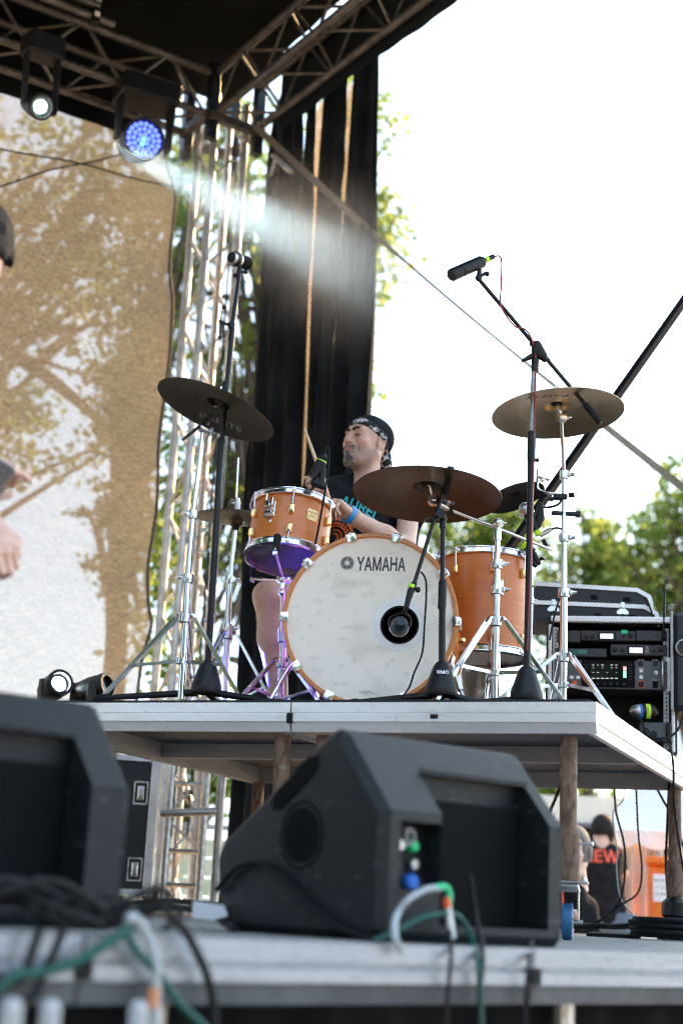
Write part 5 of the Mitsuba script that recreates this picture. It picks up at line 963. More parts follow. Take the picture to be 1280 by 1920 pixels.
put(k, 'rear_window', mv(box([0, 0, 0], [1.36, .012, .62], None, .005), M @ frame([0, -.965, 1.62], Z)), GLASSD); put(k, 'window_seal', mv(cat([beam([-.70, -.97, 1.3], [-.70, -.97, 1.94], .02, .02), beam([.70, -.97, 1.3], [.70, -.97, 1.94], .02, .02), beam([-.7, -.97, 1.95], [.7, -.97, 1.95], .02, .02)]), M), RUBBER)
for x in (-.84, .84): put(k, 'tail_lamp', mv(box([x, -.97, 1.0], [.10, .03, .34], None, .01), M), REDP)
for x in (-.8, .8):
    for y in (-.2, 2.6): put(k, 'wheel', lathe([(0, -.1), (.28, -.1), (.33, -.07), (.33, .07), (.28, .1), (0, .1)], M @ frame([x, y, .33], A(1, 0, 0)), 24), RUBBER)
k = thing('market_tent', 'white tent with a scalloped border behind the stage at the lower right', 'tent'); tp = w(1125, 1560, 12.6); tq = w(1330, 1556, 12.3); TX = unit((tq - tp) * A(1, 1, 0)); TN = A(TX[1], -TX[0], 0); TL = np.linalg.norm((tq - tp)[:2]); TO = A(tp[0], tp[1], 0); zv = tp[2]
def scal(u, v):
    s = u * TL; d = .10 + .05 * np.abs(np.sin(s * np.pi / .30)); return TO[None, None] + TX * s[..., None] + TN * (.02 * np.sin(s * 21) * v)[..., None] + Z * (zv + .02 - d * v)[..., None]
put(k, 'scalloped_border', quad_sheet(scal, 140, 5), TENT, True)
put(k, 'roof', quad_sheet(lambda u, v: TO[None, None] + TX * (u * TL * (1 - v) + v * TL / 2)[..., None] - TN * (1.3 * v)[..., None] + Z * (zv + .02 + 1.15 * v ** 1.25)[..., None], 12, 12), TENT, True)
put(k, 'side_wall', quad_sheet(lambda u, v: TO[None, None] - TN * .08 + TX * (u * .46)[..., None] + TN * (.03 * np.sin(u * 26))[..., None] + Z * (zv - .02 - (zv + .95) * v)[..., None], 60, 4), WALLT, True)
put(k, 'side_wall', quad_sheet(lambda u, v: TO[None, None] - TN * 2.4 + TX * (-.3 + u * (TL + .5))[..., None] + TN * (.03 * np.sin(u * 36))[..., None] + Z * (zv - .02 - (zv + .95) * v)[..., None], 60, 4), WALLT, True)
for s in (.015, .47, TL): put(k, 'post', box([0, 0, (zv - 1) / 2 - .0], [.045, .045, zv + 1.0], frame(TO + TX * s - TN * .04, Z, TX), .004), ALU2)
put(k, 'gathered_cloth', tube(smooth_path([TO + TX * .42 + Z * (zv - .33), TO + TX * .62 + Z * (zv - .26) + TN * .03, TO + TX * .95 + Z * (zv - .16)], 8), np.linspace(.05, .085, 17), 12), TENT)
k = thing('orange_container', 'orange plastic container with a white notice beside the tent post', 'container'); P = w(1261, 1650, 11.6); Mo = frame(A(P[0], P[1], -1.0), Z, A(.98, -.2, 0))
put(k, 'body', mv(cat([box([0, .3, .75], [.36, .6, 1.5], None, .03), hull(box([-.05, -.01, 1.0], [.22, .04, .08], None, .01), box([.06, -.01, .72], [.20, .05, .2], None, .02))]), Mo), ORPL); put(k, 'notice', mv(box([.0, -.006, 1.33], [.29, .01, .20], None, .002), Mo), PAPER)
put(k, 'notice_print', mv(cat([box([x, -.013, z], [rng.uniform(.015, .035), .002, .014]) for z in (1.385, 1.335, 1.285) for x in np.arange(-.115, .12, .038)]), Mo), PRINTG, kind='stuff'); put(k, 'lid', mv(box([0, .3, 1.53], [.40, .64, .06], None, .02), Mo), ORPL)
k = thing('site_fence', 'pale green board fence seen through the tower under the riser', 'fence'); fp = w(290, 1560, 13.0); fh_ = fp[2]
for i in range(14):
    put(k, 'board', box([0, 0, 0], [3.4, .025, .150], frame(A(-1.35, 13.0, -.92 + i * .158), Z, A(1, .05, 0)), .004), FENCEG)
    if -.92 + (i + 1) * .158 > fh_: break
for x in (-3.0, -1.2, .3): put(k, 'post', beam(A(x, 13.09, -1), A(x, 13.09, fh_ + .03), .07, .07), STEEL)
put(k, 'top_rail', beam(A(-3.05, 12.98 - .09, fh_ + .06), A(.35, 12.98 + .09, fh_ + .06), .06, .05), ALU2)
tree('low dark bush above the pale green fence', A(-1.5, 14.6, -1), 1.4, [(w(340, 1470, 14.3), (.5, .4, .35)), (w(290, 1500, 14.3), (.5, .4, .3))], 2200, .10, [LEAF[2], LEAF[1]], seed=23, tr=.06)
k = thing('ladder_frame', 'grey steel ladder frame standing under the riser beside the flight case', 'ladder')
q = lambda px, py: at(px, py, 7.75); la, lb_, ra_, rb_ = q(316, 1420), q(303, 1690), q(384, 1425), q(371, 1690)
for a, b in ((la, lb_), (ra_, rb_)): put(k, 'upright', rod(A(b[0], b[1], a[2] + .05), A(b[0], b[1], 0), .020, 12), STEEL)
for y in (1470, 1597, 1661): a = q(308, y - 2); put(k, 'rung', rod(A(lb_[0], lb_[1], a[2]), A(rb_[0], rb_[1], a[2]), .013, 10), STEEL)
for a, b in (((318, 1542), (368, 1588)), ((368, 1470), (326, 1515)), ((310, 1668), (326, 1688))): put(k, 'brace', rod(q(*a), q(*b), .007, 8), STEEL)
k = thing('steel_barrier', 'pale tubular steel frame between the ladder and the middle monitor', 'barrier')
q = lambda px, py: at(px, py, 7.2); a, b = q(418, 1440), q(401, 1688)
put(k, 'upright', tube(smooth_path([A(b[0], b[1], 0), A(b[0], b[1], a[2] - .05), A(b[0] + .004, b[1], a[2]), A(b[0] + .12, b[1] + .02, a[2] + .06), A(b[0] + .5, b[1] + .05, a[2] + .06)], 5), .021, 12), TRUSS)
e = q(301, 1526); put(k, 'cross_tube', rod(A(e[0], e[1], e[2]), A(b[0], b[1], q(405, 1521)[2]), .018, 12), TRUSS); put(k, 'upright', rod(A(b[0] + .5, b[1] + .05, a[2] + .06), A(b[0] + .5, b[1] + .05, 0), .021, 12), TRUSS)

tree('added tall leafy tree beyond the right edge of the photo that shades the stage', A(15.6, 20.0, -1), 13, [(A(15.0, 20.4, 11.8), (2.1, 1.9, 2.9)), (A(13.7, 21.4, 12.2), (1.4, 1.4, 2.0)), (A(16.6, 19.0, 12.2), (1.5, 1.5, 2.2))], 9000, .34, [LEAF[1], LEAF[0]], seed=31, tr=.32)  # unseen tree added on the sun's path to keep kit and monitors shaded
for i, (x, y, h) in enumerate(((-9, -8, 9), (-3.5, -15, 6.5), (3, -15.5, 6), (9.5, -12, 6), (-13, -1, 10), (-12, 5, 9))):  # unseen trees added to darken chrome reflections and cut the front light
    tree(['added broad tree far left behind the photographer', 'added broad tree left of centre behind the photographer', 'added broad tree right of centre behind the photographer', 'added broad tree far right behind the photographer', 'added broad tree beside the stage, out of view at the left', 'added broad tree out of view at the left, level with the drum kit'][i], A(x, y, -1), h - 2, [(A(x, y, h * .55), (3.2, 2.6, h * .42))], 1500, .75, [LEAF[2], LEAF[1]], seed=40 + i, tr=.25)

# ------------------------------------------------------------------ people
def body_frame(o, fwd, up=A(0, 0, 1)):
    """x to the figure's right, y forward, z up."""
    f = unit(fwd); x = unit(np.cross(f, up)); M = np.eye(4); M[:3, 0], M[:3, 1], M[:3, 2], M[:3, 3] = x, f, np.cross(x, f), o; return M
def loc(p, M): return (p - M[:3, 3]) @ M[:3, :3]
def head_sdf(p, neck=True, brow=.0):
    """Head in its own frame: origin between the ears, y forward, z up, metres."""
    d = sd_ell(p, (0, -.012, .035), (.076, .098, .090))
    d = smin(d, sd_ell(p, (0, .030, -.045), (.060, .066, .076)), .03)
    d = smin(d, sd_ell(p, (0, .068, -.098), (.028, .024, .022)), .025)                  # chin
    for s in (-1, 1):
        d = smin(d, sd_cone(p, (s * .056, -.012, -.05), (s * .030, .055, -.098), .016, .018), .03)   # jaw
        d = smin(d, sd_ell(p, (s * .045, .062, -.018), (.022, .022, .02)), .022)          # cheekbone
    d = smin(d, sd_cone(p, (-.040, .077, .032), (.040, .077, .032), .013, .013), .02)     # brow
    for s in (-1, 1):
        d = ssub(d, sd_ell(p, (s * .032, .098, .012), (.019, .014, .011)), .010)          # eye socket
        d = smin(d, sd_ell(p, (s * .031, .0775, .010), (.0155, .0135, .0125)), .004)      # closed lid
    d = smin(d, sd_cone(p, (0, .090, .022), (0, .110, -.018), .0085, .0125), .012)        # nose
    d = smin(d, sd_ell(p, (0, .108, -.026), (.0125, .013, .011)), .008)
    for s in (-1, 1):
        d = smin(d, sd_ell(p, (s * .0145, .097, -.028), (.009, .012, .009)), .007)
        d = ssub(d, sd_ell(p, (s * .0075, .105, -.0385), (.004, .006, .004)), .003)
    d = smin(d, sd_ell(p, (0, .080, -.062), (.030, .016, .018)), .018)                    # mouth bulge
    d = ssub(d, sd_cone(p, (-.024, .094, -.0625), (.024, .094, -.0625), .0035, .0035), .005)
    for s in (-1, 1):
        e = sd_ell(p, (s * .079, -.012, -.004), (.010, .020, .032)); e = ssub(e, sd_ell(p, (s * .087, -.006, 0), (.007, .011, .019)), .004); d = smin(d, e, .008)
        e = sd_ell(p, (s * .075, -.004, -.036), (.007, .009, .010)); d = smin(d, e, .006)
        d = ssub(d, sd_cone(p, (s * .030, .082, -.028), (s * .040, .070, -.066), .0015, .0015), .010)  # fold beside the mouth
    if neck: d = smin(d, sd_cone(p, (0, -.022, -.06), (0, -.045, -.19), .052, .058), .03)
    return d
def shell_mesh(sdf, off, keep, lo, hi, h, M): return mv(snet(lambda p: np.maximum(sdf(p) - off(p) if callable(off) else sdf(p) - off, keep(p)), lo, hi, h), M)
FINGERS = [(.030, .092, (.041, .025, .021), .0092), (.010, .097, (.045, .029, .022), .0094), (-.011, .093, (.041, .027, .021), .0090), (-.030, .083, (.032, .020, .019), .0080)]
def hand_sdf(p, M, curls, thumb, spread=.06, sc=1.0, side=1):
    """A hand: x to the thumb side, y along the fingers, z out of the back; curls = (knuckle, middle, tip) degrees per finger."""
    q = loc(p, M) / sc; q = q * A(side, 1, 1); d = None
    for x, y, _, r in FINGERS:
        e = sd_cone(q, (x * .62, .005, 0), (x, y, 0), .0145, r + .004); d = e if d is None else smin(d, e, .010)
    d = smin(d, sd_cone(q, (0, -.06, 0), (0, .01, 0), .024, .024), .02); d = smin(d, sd_ell(q, (.022, .035, -.008), (.018, .034, .015)), .012); d = smin(d, sd_ell(q, (-.020, .04, -.006), (.015, .036, .014)), .012)
    for (x, y, L, r), c in zip(FINGERS, curls):
        a, o, az = 0.0, A(x, y, 0), x * spread / .03
        for k in range(3):
            a += math.radians(c[k]); u = A(math.sin(az) * math.cos(a), math.cos(az) * math.cos(a), -math.sin(a)); n = o + u * L[k]; d = smin(d, sd_cone(q, o, n, r * (1.06 - .08 * k), r * (.98 - .1 * k)), .0035); o = n
    o = A(.026, .020, -.006)
    for u, L, r in zip(thumb, (.040, .033, .026), (.0135, .0112, .0098)):
        n = o + unit(u) * L; d = smin(d, sd_cone(q, o, n, r, r * .92), .005); o = n
    return d * sc
def hand_mesh(M, curls, thumb, wrist_to=None, h=.0032, sc=1.0, side=1, rw=.027):
    f = lambda p: hand_sdf(p, M, curls, thumb, sc=sc, side=side)
    g = f if wrist_to is None else (lambda p: smin(f(p), sd_cone(p, M[:3, 3] - M[:3, 1] * .02, wrist_to, rw, rw * 1.35), .012))
    c = M[:3, 3] + M[:3, 1] * .07; lo, hi = c - .17, c + .17
    if wrist_to is not None: lo, hi = np.minimum(lo, np.asarray(wrist_to) - .06), np.maximum(hi, np.asarray(wrist_to) + .06)
    return snet(g, lo, hi, h)
def decal(flat, M, target, off=.003):
    """Wraps a flat mesh, laid out in M's xy plane, onto the target along -z of M."""
    flat = flat.subdivide_to_size(.012) if flat.edges_unique_length.max() > .012 else flat
    w = mv(flat, M); z = M[:3, 2]; o = w.vertices; hit, ri, _ = target.ray.intersects_location(o + z * .0, np.repeat(-z[None], len(o), 0), multiple_hits=False)
    v = o.copy(); ok = np.zeros(len(o), bool); v[ri] = hit + z * off; ok[ri] = True
    f = w.faces[ok[w.faces].all(1)]; return TM(v, f)
def worldsum(parts, k): 
    def f(p):
        d = None
        for q_ in parts: e = sd_cone(p, *q_); d = e if d is None else smin(d, e, k)
        return d
    return f
def fold(p, s, a): return a * (meshkit.fbm(p * s, 3) - .5)

# --- the drummer
dm = thing('person', 'man drumming with eyes shut in a black bandana, blue band on his wrist', 'person')
HC = at(687, 833, 6.10); HM = body_frame(HC, A(-.72, -.68, .15), unit(A(.18, .14, 1)))
hw = lambda x, y, z: (HM @ A(x, y, z, 1))[:3]
SR, SL = at(626, 925, 6.14), at(772, 918, 6.32); ER, WR, HR = at(586, 1002, 6.10), at(606, 936, 5.88), at(606, 905, 5.80)
EL, WL, HL = at(758, 1028, 6.02), at(652, 963, 5.83), at(632, 948, 5.78)
NB = hw(0, -.05, -.20); CH = (SR + SL) / 2 + A(.01, .02, -.13); PV = A(.10, 6.36, 1.37); SF = unit(np.cross(SL - SR, Z) * A(1, 1, 0)); SF = SF if SF[1] < 0 else -SF
KR, AR = at(503, 1118, 5.84), at(526, 1272, 5.88) * A(1, 1, 0) + A(0, 0, ZR + .12); KL, AL = A(.46, 5.92, 1.24), A(.44, 5.98, ZR + .12)
arms = [(SR, ER, .046, .040), (ER, WR, .040, .027), (SL, EL, .047, .043), (EL, EL + (WL - EL) * .35, .043, .043), (EL + (WL - EL) * .35, WL, .043, .028)]
legs = [(PV + A(-.09, -.05, 0), KR, .085, .062), (KR, KR + (AR - KR) * .4, .054, .058), (KR + (AR - KR) * .4, AR, .058, .036), (PV + A(.10, -.05, 0), KL, .085, .062), (KL, KL + (AL - KL) * .4, .055, .058), (KL + (AL - KL) * .4, AL, .058, .036)]
trunk_ = [(SR * .8 + SL * .2, SL * .8 + SR * .2, .05, .05), (NB, CH, .055, .08), (CH, PV + Z * .1, .085, .085), (PV + A(-.07, 0, 0), PV + A(.07, 0, 0), .10, .10)]
fb = worldsum(arms + legs + trunk_, .025)
lo = np.minimum.reduce([SR, SL, ER, EL, WR, WL, KR, KL, AR, AL, PV]) - .16; hi = np.maximum.reduce([SR, SL, ER, EL, WR, KR, KL, PV, NB]) + .16
bm = snet(fb, lo, hi, .0105)
hm = mv(snet(head_sdf, A(-.105, -.135, -.20), A(.105, .135, .140), .0032), HM)
hl = hand_mesh(body_frame(WL + (HL - WL) * .1, HL - WL, unit(np.cross(HL - WL, A(.3, -1, .2)))), [(55, 60, 35), (60, 65, 40), (62, 66, 40), (60, 62, 40)], [A(.5, .7, -.5), A(.1, .8, -.6), A(-.2, .7, -.6)], WL + (EL - WL) * .1)
hr = hand_mesh(body_frame(WR + (HR - WR) * .1, unit(HR - WR + A(0, -.02, 0)), unit(A(.9, .3, .1))), [(60, 70, 40)] * 4, [A(.5, .7, -.5), A(.0, .8, -.7), A(-.3, .6, -.6)], WR + (ER - WR) * .1)
def dskin(p, n, uv):
    d = [p.x - float(HC[0]), p.y - float(HC[1]), p.z - float(HC[2])]; x, y, z = (sum(d[i] * float(HM[i, j]) for i in range(3)) for j in range(3))
    base = mix((.54, .325, .235), (.68, .44, .335), fbm(p.x * 30, p.y * 30, p.z * 30, 3)) * (1 - .14 * noise(p.x * 260, p.y * 260, p.z * 260))
    inh = smoothstep(-.17, -.13, z) * smoothstep(.16, .13, dr.sqrt(x * x + y * y))
    stub = inh * smoothstep(-.028, -.055, z) * smoothstep(-.02, .02, y) * (.35 + .5 * noise(p.x * 500, p.y * 500, p.z * 500))
    red = inh * smoothstep(.055, .02, dr.sqrt(dr.square(dr.abs(x) - .03) + dr.square(z + .015))) * smoothstep(.04, .07, y) * .22
    eye = inh * smoothstep(.026, .010, dr.sqrt(dr.square(dr.abs(x) - .032) + dr.square((z - .008) * 1.3))) * smoothstep(.05, .07, y) * .5
    line = inh * smoothstep(.45, .5, noise(x * 8 + 3, z * 230)) * smoothstep(.035, .05, z) * smoothstep(.05, .08, y) * .25
    return mix(mix(mix(base, (.15, .10, .085), stub), (.55, .22, .16), red), (.24, .125, .09), eye + line)
put(dm, 'body', cat([bm, hm, hl, hr]), mat('drummer_skin', proc(dskin), .48, specular=.4), True)
def sh_sdf(p):
    d = worldsum([(SR * .86 + SL * .14, SL * .86 + SR * .14, .082, .082), (SR * .6 + SL * .4 + Z * .03, SL * .6 + SR * .4 + Z * .03, .066, .066), (CH + (SR - SL) * .22, CH + (SL - SR) * .22, .115, .115), (CH - Z * .2 + (SR - SL) * .22, CH - Z * .2 + (SL - SR) * .22, .118, .118), (CH + (SL - SR) * .28 + Z * .04, CH + (SL - SR) * .25 - Z * .12, .10, .10), (PV + A(-.06, 0, .06), PV + A(.06, 0, .06), .132, .132)], .05)(p)
    for S_, E_, f in ((SR, ER, .62), (SL, EL, .52)):
        e = S_ + (E_ - S_) * f; u = unit(E_ - S_); d = smin(d, np.maximum(sd_cone(p, S_, E_, .070, .066), (p - e) @ u), .03); d = np.maximum(d, np.where(np.linalg.norm(p - e, axis=1) < .078, (p - e) @ u, -1))
    d = ssub(d, sd_ell(loc(p, body_frame(NB + A(0, 0, .045), SF)), (0, .012, 0), (.062, .075, .05)), .012)
    return d + fold(p, 9, .022) + fold(p * A(1, 1, .5), 20, .004)
shm = snet(sh_sdf, np.minimum.reduce([SR, SL, ER, EL, PV]) - .17, np.maximum.reduce([SR, SL, NB, PV]) + .15, .0088)
shk = put(dm, 'shirt', shm, BLACKC, True)
sho = snet(lambda p: worldsum([(PV + A(-.09, -.03, 0), PV + (KR - PV) * .72, .108, .082), (PV + A(.09, -.03, 0), PV + (KL - PV) * .72, .108, .082), (PV + A(-.06, 0, .02), PV + A(.06, 0, .02), .135, .135)], .03)(p) + fold(p, 12, .02), np.minimum(KR, KL) - .16, PV + .3, .012)
put(dm, 'shorts', sho, DENIM, True)
tm_ = meshkit.text_mesh('AUREL', .040, .0006, True); tm_.apply_translation([-tm_.bounds[:, 0].mean(), -tm_.bounds[:, 1].mean(), 0]); v = tm_.vertices.copy(); tm_.vertices = np.stack([v[:, 0], v[:, 1] - 1.6 * v[:, 0] ** 2, v[:, 2]], 1)
tcen = at(692, 943, 5.82); tn = unit(view(tcen) * -.95 + SF * .3)
put(shk, 'lettering', decal(tm_, facing(tcen, tn, unit(A(.36, 0, 1))), shm, .006), TURQ, False)
sw = [LineString([(r * math.cos(a) * .9, r * math.sin(a)) for a in np.linspace(a0, a1, 26)]).buffer(w_) for r, a0, a1, w_ in ((.075, .3, 2.9, .0055), (.058, .2, 3.2, .003), (.047, .0, 3.4, .004), (.030, -.6, 3.6, .0035), (.016, 0, 6.2, .003), (.088, .5, 2.6, .0025))]
for a in np.linspace(.4, 2.8, 9): sw.append(LineString([(.050 * math.cos(a) * .9, .05 * math.sin(a)), (.072 * math.cos(a + .15) * .9, .072 * math.sin(a + .15))]).buffer(.0016))
import shapely
put(shk, 'motif', decal(extrude(shapely.union_all(sw).buffer(0).simplify(.0006), .0006), facing(at(650, 1000, 5.82), unit(view(tcen) * -.9 + SF * .4)), shm, .0035), ORANGE, False)
cap_edge = lambda p: .062 + (p[:, 1] - .09) * .50
put(dm, 'bandana_cap', shell_mesh(lambda p: smin(head_sdf(p, False), sd_ell(p, (0, -.055, .045), (.064, .058, .064)), .03), .0065, lambda p: cap_edge(p) + .022 - p[:, 2] + 0 * p[:, 0], A(-.12, -.17, -.09), A(.12, .13, .16), .0042, HM), BLACKC, True)
put(dm, 'bandana_band', shell_mesh(lambda p: head_sdf(p, False), .0075, lambda p: np.maximum(cap_edge(p) - p[:, 2], p[:, 2] - cap_edge(p) - .036), A(-.12, -.15, -.10), A(.12, .13, .13), .0036, HM), BANDANA, True)
put(dm, 'bandana_tail', mv(snet(lambda p: smin(sd_cone(p, (0, -.095, -.005), (.0, -.125, -.075), .040, .028), sd_cone(p, (-.03, -.09, -.03), (-.055, -.125, -.115), .026, .010), .02) + fold(p, 40, .01), A(-.09, -.2, -.17), A(.09, -.03, .08), .005), HM), BANDANA, True)
fuzz = lambda p: .0028 + .004 * (meshkit.noise(p * 520) - .35)
def bz(p):
    g = np.minimum(sd_ell(p, (0, .080, -.106), (.030, .034, .023)), sd_ell(p, (0, .09, -.079), (.012, .03, .01)))
    return np.minimum(g, np.maximum(np.minimum(sd_ell(p, (0, .095, -.050), (.032, .03, .0048)), np.minimum(sd_ell(p, (-.031, .08, -.062), (.0042, .03, .014)), sd_ell(p, (.031, .08, -.062), (.0042, .03, .014)))), -1))
put(dm, 'beard', shell_mesh(lambda p: head_sdf(p, False), fuzz, bz, A(-.055, .03, -.14), A(.055, .14, -.035), .0022, HM), BEARD, True)
put(dm, 'eyebrow', cat([mv(tube(smooth_path([A(s * .012, .0985, .026), A(s * .030, .0965, .033), A(s * .050, .080, .030)], 5), np.linspace(.0062, .0032, 11), 7), HM) for s in (-1, 1)]), HAIR)
put(dm, 'eyelashes', cat([mv(tube(smooth_path([A(s * .018, .0880, .004), A(s * .031, .0915, .001), A(s * .045, .0800, .005)], 5), .0024, 6), HM) for s in (-1, 1)]), HAIR)
put(dm, 'lips', cat([mv(tube(smooth_path([A(-.023, .0865, -.064), A(-.008, .0955, y), A(.008, .0955, y), A(.023, .0865, -.064)], 4), [.001, .0025, .0038, .0042, .0042, .004, .0042, .0042, .0038, .003, .0022, .0016, .001], 8), HM) for y in (-.0600, -.0668)]), LIP)
put(dm, 'ear_ring', cat([lathe([(.007 + .0013 * math.cos(a), .0013 * math.sin(a)) for a in np.linspace(0, 6.283, 9)], frame(hw(s * .080, -.002, -.050), HM[:3, 0]), 20) for s in (-1, 1)]), CHROME)
u = unit(WL - EL); wp = WL - u * .004; put(dm, 'wrist_band', mv(lathe([(.034, -.011), (.0385, -.011), (.0385, .011), (.034, .011)], None, 28), frame(wp, u)), WRIST)
for a, dx in ((AR, -.03), (AL, .02)): put(dm, 'shoe', hull(ball(a + A(0, 0, -.06), [.045, .05, .04], 2), ball(a + A(dx, -.16, -.085), [.042, .05, .03], 2)), RUBBER)
solo('drum_stick', tube([at(571, 803, 5.70), at(570.5, 802, 5.70) + (HR - at(571, 803, 5.70)) * .012, at(571, 803, 5.70) + (HR - at(571, 803, 5.70)) * .035, at(571, 803, 5.70) + (HR - at(571, 803, 5.70)) * .07, at(571, 803, 5.70) + (HR - at(571, 803, 5.70)) * .3, HR + A(0, -.02, 0), HR + (HR - at(571, 803, 5.70)) * .4], [.002, .0045, .0046, .0035, .0064, .0078, .0078], 14), STICK, 'pale wooden drum stick raised behind the rack tom', 'drum stick')
k = thing('drum_throne', 'black round drum seat under the drummer', 'stool'); put(k, 'cushion', lathe([(0, .0), (.17, .0), (.185, .03), (.18, .075), (.15, .09), (0, .092)], frame(PV - Z * .235, Z), 36), RUBBER); put(k, 'post', rod(A(PV[0], PV[1], ZR + .05), PV - Z * .23, .016, 14), CHROME)
for a in (30, 150, 270): put(k, 'leg', rod(A(PV[0], PV[1], ZR + .24), A(PV[0] + .24 * math.cos(math.radians(a)), PV[1] + .24 * math.sin(math.radians(a)), ZR + .015), .008, 8), CHROME)

# --- the guitarist at the left edge
gt = thing('person', 'dark-haired guitarist at the left edge of the photo, hands on the guitar neck', 'person')
GH = at(-66, 470, 3.30); GM = body_frame(GH, A(.80, -.30, -.42), unit(A(.42, -.1, .9))); gw = lambda x, y, z: (GM @ A(x, y, z, 1))[:3]
gN = gw(0, -.05, -.20); gS1 = gN + A(.06, -.17, -.07); gS2 = gN + A(-.08, .19, -.06); gP = A(gN[0] - .10, gN[1] + .02, .98)
H1, H2 = at(-92, 905, 3.12), at(-38, 972, 3.02); gE1 = at(-95, 1060, 3.02); gE2 = at(-150, 1010, 3.35)
gb = worldsum([(gN, gP + Z * .2, .075, .13), (gS1 * .8 + gS2 * .2, gS2 * .8 + gS1 * .2, .07, .07), (gP + A(0, -.08, 0), gP + A(0, .08, 0), .13, .13), (gP + A(.0, -.09, -.02), gP + A(.03, -.10, -.46), .09, .06), (gP + A(.03, -.10, -.46), gP + A(.0, -.10, -.88), .058, .04), (gP + A(.0, .09, -.02), gP + A(.05, .12, -.46), .09, .06), (gP + A(.05, .12, -.46), gP + A(.02, .12, -.88), .058, .04), (gS1, gE1, .05, .04), (gE1, H2, .04, .027), (gS2, gE2, .05, .04), (gE2, H1, .04, .027)], .03)
gbm = snet(gb, A(-1.75, 2.75, .03), A(-.66, 3.85, 1.62), .013)
ghm = mv(snet(head_sdf, A(-.105, -.135, -.20), A(.105, .135, .140), .0042), GM)
gh1 = hand_mesh(body_frame(H1, at(-4, 866, 3.12) - H1, unit(A(-.1, -.9, .45))), [(20, 34, 22), (38, 62, 40), (48, 66, 42), (56, 64, 40)], [A(.6, .7, -.5), A(.2, .9, -.4), A(0, .9, -.4)], gE2 * .25 + H1 * .75, .0036)
gh2 = hand_mesh(body_frame(H2, at(30, 1045, 3.00) - H2, unit(A(.45, -.75, .4))), [(38, 72, 45), (46, 74, 48), (52, 74, 48), (58, 70, 45)], [A(.3, .8, -.6), A(-.2, .9, -.5), A(-.3, .9, -.2)], gE1 * .25 + H2 * .75, .0036)
put(gt, 'body', cat([gbm, ghm, gh1, gh2]), SKINP, True)
def hz(p): return np.minimum(-p[:, 2] + .022 - np.clip((.05 - p[:, 1]) * 1.6, 0, .11) + .035 * (meshkit.noise(p * A(70, 70, 20)) - .5), np.maximum(p[:, 1] + .01, -p[:, 2] - .09))
put(gt, 'hair', shell_mesh(lambda p: head_sdf(p, False), lambda p: .014 + .006 * (meshkit.fbm(p * A(60, 60, 20), 2) - .5), hz, A(-.13, -.16, -.12), A(.13, .14, .16), .0048, GM), HAIR, True)
def gsh(p):
    d = worldsum([(gN - Z * .03, gP + Z * .15, .088, .15), (gS1 * .85 + gS2 * .15, gS2 * .85 + gS1 * .15, .085, .085), (gS1, gE1, .066, .055), (gE1, gE1 + (H2 - gE1) * .86, .052, .040), (gS2, gE2, .066, .055), (gE2, gE2 + (H1 - gE2) * .7, .052, .042)], .035)(p); return d + fold(p, 11, .02)
gsm = snet(gsh, A(-1.8, 2.8, .9), A(-.64, 3.85, 1.62), .012); put(gt, 'shirt', gsm, BLACKC, True)
put(gt, 'trousers', snet(lambda p: worldsum([(gP + A(0, -.08, 0), gP + A(0, .08, 0), .142, .142), (gP + A(.0, -.09, -.02), gP + A(.03, -.10, -.46), .105, .078), (gP + A(.03, -.10, -.46), gP + A(.0, -.10, -.88), .076, .066), (gP + A(.0, .09, -.02), gP + A(.05, .12, -.46), .105, .078), (gP + A(.05, .12, -.46), gP + A(.02, .12, -.88), .076, .066)], .03)(p) + fold(p, 10, .015), A(-1.6, 2.9, .06), A(-.7, 3.85, 1.2), .014), DENIM, True)
for y in (-.10, .12): put(gt, 'shoe', hull(ball(gP + A(.0, y, -.92), [.05, .05, .045], 2), ball(gP + A(.16, y - .03, -.94), [.05, .045, .032], 2)), RUBBER)
k = thing('electric_guitar', 'dark guitar whose neck end shows under the hand at the left edge', 'guitar'); n0, n1 = at(-150, 1130, 3.10), at(12, 868, 3.07); nd = unit(n1 - n0); ns = unit(np.cross(nd, view(n1)))
put(k, 'neck', beam(n0, n1, .050, .024, unit(np.cross(ns, nd)), .008), mat('slate_lacquer', (.05, .06, .075), .3, clearcoat=.5)); Mg = frame(n0, -view(n0), nd)
put(k, 'body', mv(extrude(Point(-.22, 0).buffer(.15, 24).union(Point(-.05, .02).buffer(.12, 24)).buffer(.03).buffer(-.03), .045), Mg @ frame([0, 0, -.03], Z)), 'slate_lacquer', 25)
put(k, 'string', [rod(n0 - nd * .2 + ns * x - view(n1) * .016, n1 - nd * .01 + ns * x - view(n1) * .016, .0008, 4) for x in np.linspace(-.018, .018, 4)], STEEL, kind='stuff')

